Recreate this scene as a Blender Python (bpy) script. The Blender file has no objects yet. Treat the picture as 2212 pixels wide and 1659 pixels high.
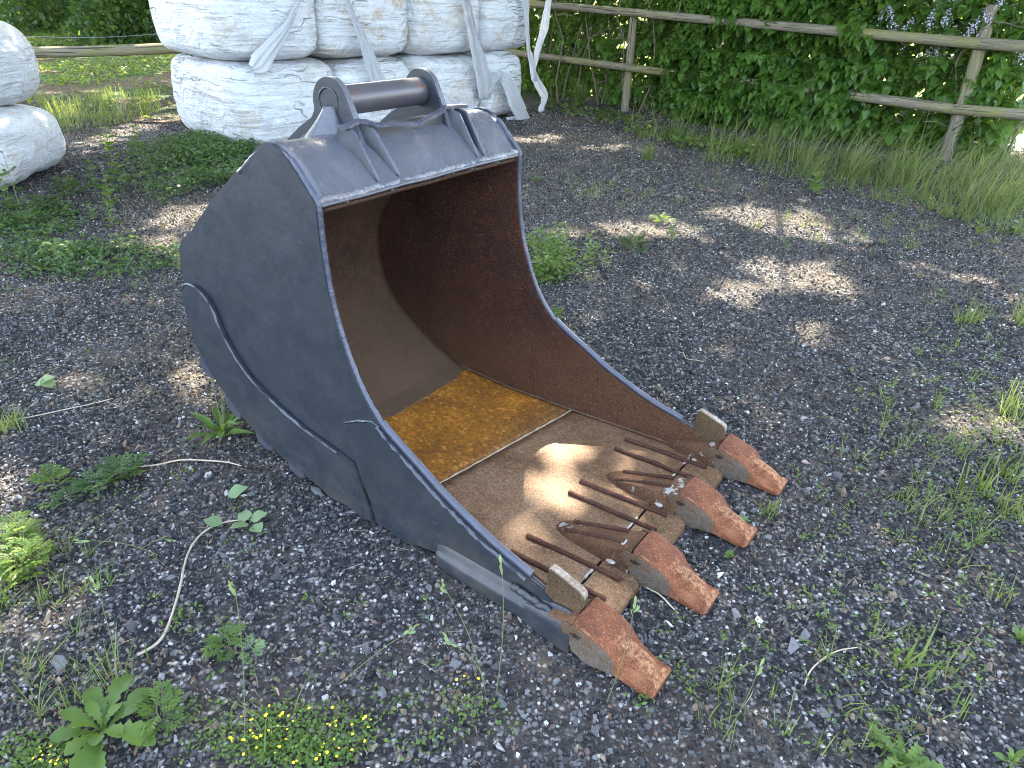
import bpy, bmesh, math, random
import numpy as np
from mathutils import Vector, Matrix, noise
R = math.radians
rng = np.random.default_rng(7)
random.seed(7)
sc = bpy.context.scene
COL = sc.collection

# ------------------------------------------------------------------ camera, sky, sun, exposure
TH, ROLL, FPX, CAMZ = R(28.79978), R(1.6110), 1536.41, 1.545
fw = Vector((0, math.cos(TH), -math.sin(TH))); r0 = Vector((1, 0, 0)); u0 = r0.cross(fw)
cr = r0*math.cos(ROLL)+u0*math.sin(ROLL); cu = -r0*math.sin(ROLL)+u0*math.cos(ROLL)
camd = bpy.data.cameras.new('camera'); cam = bpy.data.objects.new('camera', camd); COL.objects.link(cam)
cam.matrix_world = Matrix(((cr.x, cu.x, -fw.x, 0), (cr.y, cu.y, -fw.y, 0), (cr.z, cu.z, -fw.z, CAMZ), (0, 0, 0, 1)))
camd.sensor_width = 36; camd.lens = FPX/2212*36; camd.clip_end = 600; camd.clip_start = .05
sc.camera = cam
TOSUN = Vector((-.046, .819, 1.0)).normalized()
world = bpy.data.worlds.new('World'); sc.world = world; world.use_nodes = True
wn = world.node_tree.nodes; bg = wn['Background']; sky = wn.new('ShaderNodeTexSky')
sky.sky_type = 'NISHITA'; sky.sun_disc = False; sky.sun_elevation = math.asin(TOSUN.z); sky.sun_rotation = math.atan2(TOSUN.x, TOSUN.y)
sky.dust_density = 2.5; sky.ozone_density = .4; sky.air_density = 1.0
hs = wn.new('ShaderNodeHueSaturation'); hs.inputs['Saturation'].default_value = .74; world.node_tree.links.new(sky.outputs[0], hs.inputs['Color']); world.node_tree.links.new(hs.outputs[0], bg.inputs[0]); bg.inputs[1].default_value = .15
sund = bpy.data.lights.new('sun', 'SUN'); sund.energy = 3.5; sund.angle = R(.55); sund.color = (1, .88, .70)
sun = bpy.data.objects.new('sun', sund); COL.objects.link(sun); sun.rotation_euler = TOSUN.to_track_quat('Z', 'Y').to_euler()
sc.view_settings.view_transform = 'Standard'; sc.view_settings.look = 'None'
sc.cycles.filter_width = 1.0
sc.view_settings.exposure = 3.5; sc.view_settings.gamma = 1; sc.view_settings.use_curve_mapping = False

# ------------------------------------------------------------------ survey helpers: where things stand on the real ground
CX, CY = 1106.0, 829.5
def rayd(px, py): return fw + cr*((px-CX)/FPX) - cu*((py-CY)/FPX)
def G(px, py, z=0.0):
    d = rayd(px, py); t = (z-CAMZ)/d.z
    return Vector((d.x*t, d.y*t, z))
def onplane(px, py, P0, n):
    d = rayd(px, py); C = Vector((0, 0, CAMZ)); t = (Vector(P0)-C).dot(n)/d.dot(n)
    return C + d*t
def pix(P):   # numpy (N,3) -> pixel coords
    d = P - np.array([0, 0, CAMZ]); z = d @ np.array(fw)
    return CX + FPX*(d @ np.array(cr))/z, CY - FPX*(d @ np.array(cu))/z, z

# ------------------------------------------------------------------ node helpers
class NT:
    def __init__(s, name):
        s.m = bpy.data.materials.new(name); s.m.use_nodes = True; s.t = s.m.node_tree; s.n = s.t.nodes
        s.b = s.n['Principled BSDF']; s.out = s.n['Material Output']; s._tc = None
    def tc(s, kind='Object'):
        if s._tc is None: s._tc = s.n.new('ShaderNodeTexCoord')
        return s._tc.outputs[kind]
    def l(s, a, b): s.t.links.new(a, b)
    def mapping(s, scale=(1, 1, 1), rot=(0, 0, 0), loc=(0, 0, 0), src=None):
        m = s.n.new('ShaderNodeMapping'); m.inputs['Scale'].default_value = scale; m.inputs['Rotation'].default_value = rot
        m.inputs['Location'].default_value = loc; s.l(src or s.tc(), m.inputs['Vector']); return m.outputs[0]
    def noise(s, scale, detail=4, rough=.55, vec=None, dist=0, out='Fac'):
        n = s.n.new('ShaderNodeTexNoise'); n.inputs['Scale'].default_value = scale; n.inputs['Detail'].default_value = detail
        n.inputs['Roughness'].default_value = rough; n.inputs['Distortion'].default_value = dist
        s.l(vec or s.tc(), n.inputs['Vector']); return n.outputs[out]
    def vor(s, scale, vec=None, feature='F1', out='Distance', rand=1):
        n = s.n.new('ShaderNodeTexVoronoi'); n.feature = feature; n.inputs['Scale'].default_value = scale
        n.inputs['Randomness'].default_value = rand
        s.l(vec or s.tc(), n.inputs['Vector']); return n.outputs[out]
    def ramp(s, fac, stops, interp='LINEAR'):
        n = s.n.new('ShaderNodeValToRGB'); e = n.color_ramp.elements; n.color_ramp.interpolation = interp
        while len(e) < len(stops): e.new(.5)
        for k, (p, c) in zip(e, stops):
            k.position = p; k.color = (c, c, c, 1) if isinstance(c, (int, float)) else (*c, 1)
        s.l(fac, n.inputs[0]); return n.outputs[0]
    def mix(s, fac, a, b, mode='MIX'):
        n = s.n.new('ShaderNodeMix'); n.data_type = 'RGBA'; n.blend_type = mode
        for sock, v in ((n.inputs[0], fac), (n.inputs[6], a), (n.inputs[7], b)):
            if isinstance(v, bpy.types.NodeSocket): s.l(v, sock)
            elif isinstance(v, (int, float)): sock.default_value = v
            else: sock.default_value = (*v, 1)
        return n.outputs[2]
    def math(s, op, a, b=0.0, clamp=False):
        n = s.n.new('ShaderNodeMath'); n.operation = op; n.use_clamp = clamp
        for sock, v in ((n.inputs[0], a), (n.inputs[1], b)):
            if isinstance(v, bpy.types.NodeSocket): s.l(v, sock)
            else: sock.default_value = v
        return n.outputs[0]
    def sep(s, vec=None):
        n = s.n.new('ShaderNodeSeparateXYZ'); s.l(vec or s.tc(), n.inputs[0]); return n.outputs
    def attr(s, name, kind='GEOMETRY', out='Fac'):
        n = s.n.new('ShaderNodeAttribute'); n.attribute_name = name; n.attribute_type = kind; return n.outputs[out]
    def bump(s, h, strength=.5, dist=.01, prev=None):
        n = s.n.new('ShaderNodeBump'); n.inputs['Strength'].default_value = strength; n.inputs['Distance'].default_value = dist
        s.l(h, n.inputs['Height'])
        if prev is not None: s.l(prev, n.inputs['Normal'])
        return n.outputs[0]
    def fin(s, color=None, rough=None, normal=None, metal=0.0, spec=None):
        for k, v in (('Base Color', color), ('Roughness', rough), ('Normal', normal)):
            if v is None: continue
            if isinstance(v, bpy.types.NodeSocket): s.l(v, s.b.inputs[k])
            elif k == 'Base Color': s.b.inputs[k].default_value = (*v, 1)
            else: s.b.inputs[k].default_value = v
        s.b.inputs['Metallic'].default_value = metal
        if spec is not None: s.b.inputs['Specular IOR Level'].default_value = spec
        return s.m

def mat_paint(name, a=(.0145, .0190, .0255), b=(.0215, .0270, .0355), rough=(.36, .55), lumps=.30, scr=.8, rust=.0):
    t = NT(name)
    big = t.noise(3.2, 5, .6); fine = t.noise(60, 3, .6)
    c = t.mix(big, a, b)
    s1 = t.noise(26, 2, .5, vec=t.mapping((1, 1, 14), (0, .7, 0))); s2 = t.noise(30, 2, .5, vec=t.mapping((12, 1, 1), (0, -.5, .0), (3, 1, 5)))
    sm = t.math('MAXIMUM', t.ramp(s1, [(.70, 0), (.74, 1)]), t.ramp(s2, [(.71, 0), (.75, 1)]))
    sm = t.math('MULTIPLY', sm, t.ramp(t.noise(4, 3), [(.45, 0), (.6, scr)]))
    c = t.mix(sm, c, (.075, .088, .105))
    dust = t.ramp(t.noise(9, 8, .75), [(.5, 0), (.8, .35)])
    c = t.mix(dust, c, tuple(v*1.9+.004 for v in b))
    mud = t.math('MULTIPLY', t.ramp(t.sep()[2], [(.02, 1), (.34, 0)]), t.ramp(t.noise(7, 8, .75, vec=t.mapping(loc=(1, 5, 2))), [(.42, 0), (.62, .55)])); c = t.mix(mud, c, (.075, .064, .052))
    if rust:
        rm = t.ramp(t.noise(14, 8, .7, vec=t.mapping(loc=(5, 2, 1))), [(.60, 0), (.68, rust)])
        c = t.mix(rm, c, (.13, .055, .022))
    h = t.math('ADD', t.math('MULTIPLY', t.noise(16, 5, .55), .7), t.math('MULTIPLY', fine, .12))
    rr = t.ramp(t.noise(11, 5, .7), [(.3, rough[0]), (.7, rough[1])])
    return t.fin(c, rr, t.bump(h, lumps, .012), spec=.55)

def mat_rust(name, cols, speck=.6, scale=1.0, rough=.85, white=0.0, whitecol=(.45, .46, .44), bumps=.5, grain=260, streak=None, low=None, wear=None, edges=None):
    t = NT(name)
    big = t.noise(2.6*scale, 6, .62); mid = t.noise(22*scale, 6, .7)
    f = t.math('ADD', t.math('MULTIPLY', big, .65), t.math('MULTIPLY', mid, .35))
    n = len(cols); c = t.ramp(f, [(.33+.34*i/(n-1), cc) for i, cc in enumerate(cols)])
    if streak is not None:
        st = t.ramp(t.noise(14, 4, .6, vec=t.mapping((1, 1, .12))), [(.42, 0), (.62, .55)]); c = t.mix(st, c, streak)
    if low is not None:
        z_ = t.math('ADD', t.sep()[2], t.math('MULTIPLY', t.math('SUBTRACT', t.noise(5, 5, .6), .5), .35)); f_ = t.ramp(z_, [(low[0], low[3]), (low[1], 0)]); c = t.mix(f_, c, low[2])
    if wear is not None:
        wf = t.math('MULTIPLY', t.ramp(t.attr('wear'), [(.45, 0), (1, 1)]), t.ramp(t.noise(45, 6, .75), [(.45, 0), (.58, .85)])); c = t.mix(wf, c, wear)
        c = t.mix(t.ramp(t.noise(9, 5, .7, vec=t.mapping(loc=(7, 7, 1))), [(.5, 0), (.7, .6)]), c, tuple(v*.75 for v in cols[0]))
    if edges is not None:
        xe = t.math('ADD', t.sep()[0], t.math('MULTIPLY', t.math('SUBTRACT', t.noise(6, 6, .7), .5), .28))
        ee = t.math('MAXIMUM', t.ramp(t.math('MULTIPLY', xe, -1), [(.40, 0), (.56, .8)]), t.ramp(t.math('ADD', xe, .5), [(.40, 0), (.56, .85)])); c = t.mix(ee, c, edges)
    sp = t.ramp(t.noise(grain, 2, .6), [(.38, 1), (.56, 0)])
    c = t.mix(t.math('MULTIPLY', sp, speck), c, tuple(v*.35 for v in cols[0]))
    sp2 = t.ramp(t.noise(grain*.6, 2, .6, vec=t.mapping(loc=(3, 3, 3))), [(.58, 0), (.68, speck*.6)])
    c = t.mix(sp2, c, tuple(min(1, v*1.8+.02) for v in cols[-1]))
    if white:
        w = t.ramp(t.noise(13, 5, .65, vec=t.mapping(loc=(9, 4, 2))), [(.62-white*.1, 0), (.65-white*.1, 1)]); c = t.mix(w, c, whitecol)
    h = t.math('ADD', t.math('MULTIPLY', t.noise(18, 4), .5), t.math('MULTIPLY', t.noise(grain*.5, 3), .28))
    return t.fin(c, rough, t.bump(h, bumps, .006), spec=.3)

def mat_leaf(name, c1, c2, trans=.35, rough=.45, tcol=None):
    t = NT(name); v = t.attr('rnd'); c = t.mix(v, c1, c2)
    c = t.mix(t.math('MULTIPLY', t.noise(40, 3), .35), c, tuple(x*.6 for x in c1))
    t.fin(c, rough, spec=.4)
    tr = t.n.new('ShaderNodeBsdfTranslucent'); mx = t.n.new('ShaderNodeMixShader'); mx.inputs[0].default_value = trans
    tc = t.mix(.5, c, tcol or (min(1, c2[0]*3.5), min(1, c2[1]*3.0), c2[2]*.8)); t.l(tc, tr.inputs[0])
    t.l(t.b.outputs[0], mx.inputs[1]); t.l(tr.outputs[0], mx.inputs[2]); t.l(mx.outputs[0], t.out.inputs[0])
    return t.m

M = {}
M['paint'] = mat_paint('dark_blue_grey_paint')
M['paint_sky_lit'] = mat_paint('sky_lit_glossy_paint', (.062, .066, .080), (.088, .092, .108), (.18, .34), .42, .9)  # glossier, and sky light on the top faces put into a lighter colour
M['paint_lit_edge'] = mat_paint('lit_rusty_paint_edge', (.036, .042, .064), (.056, .064, .092), (.28, .42), 1.0, .8, rust=.6)  # edge highlights put into a paler paint colour, plus rust flecks
M['weld'] = mat_paint('painted_weld', (.085, .088, .10), (.15, .152, .165), (.25, .42), 1.0, .6, rust=.9)
M['weldline'] = mat_paint('weld_line', (.028, .034, .048), (.042, .050, .066), (.3, .45), 1.0, .5)
M['rust_wall'] = mat_rust('dark_rusty_steel', [(.014, .006, .005), (.030, .011, .007), (.060, .021, .010), (.085, .032, .013)], .9, streak=(.05, .018, .011), low=(.10, .42, (.125, .058, .026), .8))
M['rust_back'] = mat_rust('brown_rusty_steel', [(.022, .010, .007), (.042, .020, .012), (.068, .034, .019), (.09, .050, .028)], .7, low=(.06, .50, (.145, .090, .050), .85))
M['ochre'] = mat_rust('ochre_rust', [(.12, .050, .010), (.22, .088, .011), (.30, .115, .012), (.55, .22, .026)], .45, 2.6, .75, grain=70, edges=(.12, .062, .025))
M['lip'] = mat_rust('tan_rusty_steel', [(.072, .038, .020), (.135, .075, .038), (.195, .115, .062), (.20, .135, .088)], .5, 1.8, .65, grain=150)
M['rod'] = mat_rust('dark_brown_rod', [(.035, .015, .010), (.065, .028, .016), (.11, .050, .027)], .6, 3, bumps=1.0)
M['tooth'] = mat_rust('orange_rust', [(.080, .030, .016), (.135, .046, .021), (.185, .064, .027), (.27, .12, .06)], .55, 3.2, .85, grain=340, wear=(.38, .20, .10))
M['tooth_side'] = mat_rust('grey_brown_casting', [(.080, .044, .022), (.11, .065, .035), (.12, .092, .065), (.125, .122, .115)], .5, 3.4, .65)
M['adapter'] = mat_rust('adapter_rust', [(.055, .026, .013), (.095, .046, .022), (.16, .085, .04)], .6, 2, .8, white=.35, whitecol=(.30, .29, .26))
M['guard'] = mat_rust('guard_rust', [(.050, .028, .014), (.085, .052, .025), (.13, .085, .045)], .6, 2, .8)
M['cut_edge'] = mat_rust('flame_cut_edge', [(.17, .11, .07), (.26, .21, .16), (.36, .33, .28)], .4, 5, .7, bumps=.8, grain=120)
M['weld_raw'] = mat_rust('pale_weld', [(.20, .13, .07), (.32, .25, .16), (.42, .36, .26)], .4, 6, .8)
M['whitepaint'] = mat_rust('white_paint_trace', [(.16, .10, .06), (.33, .30, .26), (.48, .48, .46)], .5, 8, .6)
M['dark'] = NT('dark_gap').fin((.008, .007, .007), .9)
M['pin'] = mat_paint('pin_paint', (.045, .042, .050), (.065, .060, .068), (.25, .4), .15, .4, rust=.9)

# ------------------------------------------------------------------ object helpers
def link(name, me, mat=None, parent=None, smooth=None, kind=None):
    o = bpy.data.objects.new(name, me); COL.objects.link(o)
    if parent is not None: o.parent = parent
    if mat is not None:
        for m_ in (mat if isinstance(mat, (list, tuple)) else [mat]): me.materials.append(m_)
    if smooth is not None:
        me.polygons.foreach_set('use_smooth', [True]*len(me.polygons))
        if smooth < 180: me.set_sharp_from_angle(angle=R(smooth))
    if kind: o['kind'] = kind
    return o
def tag(o, label, cat, group=None, kind=None):
    o['label'] = label; o['category'] = cat
    if group: o['group'] = group
    if kind: o['kind'] = kind
    return o
def thing(name, loc, label, cat, group=None, rz=0.0):
    o = bpy.data.objects.new(name, None); COL.objects.link(o); o.location = loc; o.rotation_euler = (0, 0, rz); o.empty_display_size = .1
    return tag(o, label, cat, group)
def me_from(name, v, f):
    me = bpy.data.meshes.new(name); me.from_pydata([tuple(map(float, p)) for p in v], [], [tuple(q) for q in f]); me.update(); return me
def fast_mesh(name, V, F, rnd=None, per=None):
    """V (n,3), F (m,k) same-size faces; rnd = per-vertex float"""
    me = bpy.data.meshes.new(name); V = np.asarray(V, np.float32); F = np.asarray(F, np.int32); k = F.shape[1]
    me.vertices.add(len(V)); me.vertices.foreach_set('co', V.ravel())
    me.loops.add(F.size); me.loops.foreach_set('vertex_index', F.ravel())
    me.polygons.add(len(F)); me.polygons.foreach_set('loop_start', np.arange(0, F.size, k, dtype=np.int32))
    try: me.polygons.foreach_set('loop_total', np.full(len(F), k, np.int32))
    except Exception: pass
    if rnd is not None:
        a = me.attributes.new('rnd', 'FLOAT', 'POINT'); a.data.foreach_set('value', np.asarray(rnd, np.float32))
    me.update(calc_edges=True); me.validate(); return me
def nz(p, s=1.0, seed=0.0): return noise.noise(Vector((p[0]*s+seed, p[1]*s+seed*1.7, p[2]*s-seed)))

def rotm(ax, ang):   # arrays -> (N,3,3)
    ax = np.asarray(ax, float); ax = ax/np.linalg.norm(ax, axis=-1, keepdims=True); c = np.cos(ang); s = np.sin(ang); x, y, z = ax[..., 0], ax[..., 1], ax[..., 2]; C = 1-c
    return np.stack([np.stack([c+x*x*C, x*y*C-z*s, x*z*C+y*s], -1), np.stack([y*x*C+z*s, c+y*y*C, y*z*C-x*s], -1), np.stack([z*x*C-y*s, z*y*C+x*s, c+z*z*C], -1)], -2)
def frames(dirs, roll):   # x axis along dirs, rolled
    d = dirs/np.linalg.norm(dirs, axis=1, keepdims=True); up = np.tile([0, 0, 1.], (len(d), 1)); up[np.abs(d[:, 2]) > .98] = [1, 0, 0]
    y = np.cross(up, d); y /= np.linalg.norm(y, axis=1, keepdims=True); z = np.cross(d, y)
    c = np.cos(roll)[:, None]; s = np.sin(roll)[:, None]; y2 = y*c+z*s; z2 = -y*s+z*c
    return np.stack([d, y2, z2], -1)
def scatter(name, bv, bf, pos, rot, scl, rnd=None):
    bv = np.asarray(bv, float); bf = np.asarray(bf); n = len(pos); k = len(bv)
    V = np.einsum('nij,kj->nki', rot, bv)*np.asarray(scl).reshape(n, 1, -1) + np.asarray(pos)[:, None, :]
    F = (bf[None, :, :] + (np.arange(n)*k)[:, None, None]).reshape(-1, bf.shape[1])
    if rnd is None: rnd = rng.random(n)
    return fast_mesh(name, V.reshape(-1, 3), F, np.repeat(rnd, k))

def tube_vf(pts, rads, seg=8, jit=0.0, cap=True, flat=1.0, up=None):
    pts = [Vector(p) for p in pts]; n = len(pts); V = []; F = []
    if isinstance(rads, (int, float)): rads = [rads]*n
    prev = None
    for i, p in enumerate(pts):
        d = (pts[min(i+1, n-1)]-pts[max(i-1, 0)]).normalized()
        if prev is None:
            a = Vector((0, 0, 1)) if abs(d.z) < .9 else Vector((1, 0, 0)); x = d.cross(a).normalized()
        else: x = (prev - d*prev.dot(d)).normalized()
        prev = x; y = d.cross(x)
        for k in range(seg):
            a = 2*math.pi*k/seg; rr = rads[i]*(1+jit*noise.noise(p*35+Vector((k*1.3, i*.37, 0))))
            V.append(p + x*math.cos(a)*rr + y*math.sin(a)*rr*flat)
    for i in range(n-1):
        for k in range(seg):
            a = i*seg+k; b = i*seg+(k+1) % seg; F.append((a, b, b+seg, a+seg))
    if cap: F.append(tuple(range(seg-1, -1, -1))); F.append(tuple((n-1)*seg+k for k in range(seg)))
    return V, F
def tube(name, pts, rads, mat, parent=None, seg=8, jit=0.0, **k):
    v, f = tube_vf(pts, rads, seg, jit, **k); return link(name, me_from(name, v, f), mat, parent, 60)
def resample(pts, step):
    pts = [Vector(p) for p in pts]; out = [pts[0]]
    for a, b in zip(pts, pts[1:]):
        n = max(1, int((b-a).length/step))
        for i in range(1, n+1): out.append(a.lerp(b, i/n))
    return out

# ==================================================================== GROUND (structure)
def mat_gravel():
    t = NT('gravel_soil'); v = t.tc('Object')
    cell = t.vor(75, out='Color'); d = t.vor(75); sep = t.n.new('ShaderNodeSeparateColor'); t.l(cell, sep.inputs[0])
    stone = t.ramp(sep.outputs[0], [(0, (.018, .019, .022)), (.50, (.05, .052, .057)), (.76, (.12, .12, .124)), (.90, (.30, .295, .29)), (1, (.55, .53, .50))])
    soil = t.mix(t.noise(6, 6, .7), (.036, .031, .027), (.12, .090, .065))
    m = t.ramp(t.noise(1.1, 6, .65), [(.42, 0), (.66, 1)])
    c = t.mix(t.math('MULTIPLY', m, .75), t.mix(t.ramp(d, [(.25, 0), (.6, .8)]), stone, (.012, .012, .013)), soil)
    speck = t.ramp(t.vor(38, out='Distance'), [(.04, 1), (.10, 0)]); c = t.mix(t.math('MULTIPLY', speck, .6), c, (.26, .21, .16))
    h = t.math('ADD', t.math('MULTIPLY', t.ramp(d, [(0, 1), (.6, 0)]), .6), t.math('MULTIPLY', t.noise(40, 4), .4))
    return t.fin(c, .92, t.bump(h, 1, .008), spec=.25)
M['gravel'] = mat_gravel()
def sheet(name, poly, z, mat, kind='structure', res=None):
    me = me_from(name, [(x, y, z) for x, y in poly], [tuple(range(len(poly)))]); return link(name, me, mat, None, None, kind)
sheet('ground', [(-260, -60), (260, -60), (260, 400), (-260, 400)], 0, M['gravel'])
def mat_dirt():
    t = NT('dry_shaded_dirt'); m = t.ramp(t.noise(.7, 6, .7), [(.45, 0), (.60, 1)])
    c = t.mix(t.noise(9, 7, .7), (.050, .034, .024), (.125, .090, .062)); g = t.mix(t.noise(14, 6, .7), (.018, .040, .010), (.055, .11, .022))
    return t.fin(t.mix(m, c, g), .95, t.bump(t.noise(20, 6), .8, .05), spec=.15)
M['dirt'] = mat_dirt()
def mat_field():
    t = NT('sunny_grass_field'); c = t.mix(t.noise(2.5, 8, .75), (.16, .19, .022), (.30, .27, .040)); c = t.mix(t.ramp(t.noise(25, 5, .7), [(.45, 0), (.7, .6)]), c, (.10, .14, .02))
    return t.fin(c, .9, t.bump(t.noise(30, 5), .7, .04), spec=.2)
M['field'] = mat_field()
sheet('dirt_ground', [(-40, 9.6), (-7, 9.3), (-4.3, 9.4), (-1.0, 12.0), (.9, 13.3), (2, 60), (-60, 60)], .004, M['dirt'])
sheet('field', [(.9, 13.3), (6.2, 11.2), (9, 10.4), (60, 2), (220, 40), (220, 300), (2, 300), (2, 60)], .004, M['field'])
t_ = NT('pale_concrete'); M['pale'] = t_.fin(t_.mix(t_.noise(5, 5), (.62, .62, .62), (.75, .75, .74)), .6)
sheet('path', [(5.9, 9.2), (14, 5.0), (16, 8.0), (6.0, 11.0)], .008, M['pale'])

# ------------------------------------------------------------------ gravel stones as instances
LITTER_AND_SUN = [(60, 1400, 200, 140, 1.0), (330, 1470, 260, 100, .9), (150, 1560, 160, 90, .6), (620, 1560, 160, 90, .9), (430, 820, 90, 90, 1.0), (350, 480, 120, 60, 1.0), (1000, 1420, 60, 60, .8), (150, 830, 170, 50, .6),
          (2130, 900, 110, 50, .9), (2080, 1440, 130, 60, 1.0), (1850, 1290, 130, 60, .7), (1450, 860, 70, 25, .8), (950, 1530, 100, 60, .8), (1700, 1380, 100, 40, .5), (200, 300, 160, 30, .9), (60, 640, 90, 60, .6),
          (2150, 1250, 90, 60, .6), (1930, 1580, 160, 60, .5), (1650, 1160, 80, 40, .5), (250, 1020, 220, 60, .35), (40, 1200, 120, 160, .9), (1350, 470, 160, 40, .6), (1250, 300, 200, 20, .7), (840, 1600, 150, 60, .5), (1690, 478, 130, 26, .7), (1730, 597, 140, 34, .7), (1380, 500, 150, 26, .8), (1200, 500, 90, 30, .5), (1300, 250, 200, 14, .5), (1750, 722, 60, 30, .5)]  # last entries lighten the sunlit patches with tan litter and sand
def litter_sun_w(x, y):
    w = np.zeros_like(x)
    for cx, cy, rx, ry, a in LITTER_AND_SUN: w = np.maximum(w, a*np.exp(-(((x-cx)/rx)**2+((y-cy)/ry)**2)*1.4))
    return w
def vnoise(P, s, seed=0.0): return np.array([noise.noise(Vector((p[0]*s+seed, p[1]*s-seed, seed))) for p in P])
def ground_pts(n, pw=1.0, zone=(-420, 2640, -5, 1800), ymax=12.0):
    """random ground positions, mixed so that near ones are dense"""
    out = []
    need = n
    while need > 0:
        x = rng.uniform(-8.5, 9.5, need*3); y = rng.uniform(.7, ymax, need*3)
        P = np.stack([x, y, np.zeros_like(x)], 1); px, py, _ = pix(P)
        keep = (px > zone[0]-40) & (px < zone[1]+40) & (py > zone[2]) & (py < zone[3]+40) & (rng.random(len(x)) < np.minimum(1, (2.6/np.maximum(y, .8))**pw))
        out.append(P[keep]); need = n-sum(len(o) for o in out)
    return np.concatenate(out)[:n]
def stone_mesh(i, elong=1.0):
    bm = bmesh.new(); rr = random.Random(i)
    for _ in range(11):
        v = Vector((rr.gauss(0, 1), rr.gauss(0, 1), rr.gauss(0, 1))).normalized(); v = Vector((v.x*elong, v.y*rr.uniform(.8, 1), v.z*.7)); bm.verts.new(v)
    r_ = bmesh.ops.convex_hull(bm, input=bm.verts); bmesh.ops.delete(bm, geom=[v for v in bm.verts if not v.link_faces], context='VERTS')
    me = bpy.data.meshes.new('stone_shape'); bm.to_mesh(me); bm.free(); return me
def mat_inst(name, rough=.85, spec=.3, bs=90):
    t = NT(name); a = t.attr('col', 'INSTANCER', 'Color'); c = t.mix(t.math('MULTIPLY', t.noise(1.6, 5, .7), .5), a, t.mix(1.0, a, (.45, .45, .45), 'MULTIPLY'))
    return t.fin(c, rough, t.bump(t.noise(3, 4), .5, .2), spec=spec)
M['stone'] = mat_inst('gravel_stone'); M['litter'] = mat_inst('dry_litter')
def instancer(name, meshes, P, rot, scl, col, mat, label, cat):
    c = bpy.data.collections.new(name+'_shapes')
    for m in meshes:
        m.materials.clear(); m.materials.append(mat); c.objects.link(bpy.data.objects.new(name+'_shape', m))
    me = bpy.data.meshes.new(name); n = len(P); me.vertices.add(n); me.vertices.foreach_set('co', np.asarray(P, np.float32).ravel())
    for nm, ty, arr, key in (('rot', 'FLOAT_VECTOR', rot, 'vector'), ('scl', 'FLOAT_VECTOR', scl, 'vector'), ('col', 'FLOAT_COLOR', np.concatenate([col, np.ones((n, 1))], 1), 'color')):
        a = me.attributes.new(nm, ty, 'POINT'); a.data.foreach_set(key, np.asarray(arr, np.float32).ravel())
    a = me.attributes.new('idx', 'INT', 'POINT'); a.data.foreach_set('value', rng.integers(0, len(meshes), n).astype(np.int32))
    o = link(name, me, None, None, None, 'stuff'); o['label'] = label; o['category'] = cat
    ng = bpy.data.node_groups.new(name+'_nodes', 'GeometryNodeTree'); ng.interface.new_socket('Geometry', in_out='INPUT', socket_type='NodeSocketGeometry'); ng.interface.new_socket('Geometry', in_out='OUTPUT', socket_type='NodeSocketGeometry')
    N = ng.nodes; L = ng.links; gi = N.new('NodeGroupInput'); go = N.new('NodeGroupOutput'); ip = N.new('GeometryNodeInstanceOnPoints'); ci = N.new('GeometryNodeCollectionInfo')
    ci.inputs['Collection'].default_value = c; ci.inputs['Separate Children'].default_value = True; ci.inputs['Reset Children'].default_value = True
    def na(nm, dt):
        q = N.new('GeometryNodeInputNamedAttribute'); q.data_type = dt; q.inputs[0].default_value = nm; return q.outputs[0]
    L.new(gi.outputs[0], ip.inputs['Points']); L.new(ci.outputs[0], ip.inputs['Instance']); ip.inputs['Pick Instance'].default_value = True
    L.new(na('idx', 'INT'), ip.inputs['Instance Index']); L.new(na('scl', 'FLOAT_VECTOR'), ip.inputs['Scale'])
    e2r = N.new('FunctionNodeEulerToRotation'); L.new(na('rot', 'FLOAT_VECTOR'), e2r.inputs[0]); L.new(e2r.outputs[0], ip.inputs['Rotation'])
    L.new(ip.outputs[0], go.inputs[0]); md = o.modifiers.new('scatter', 'NODES'); md.node_group = ng
    return o
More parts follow.
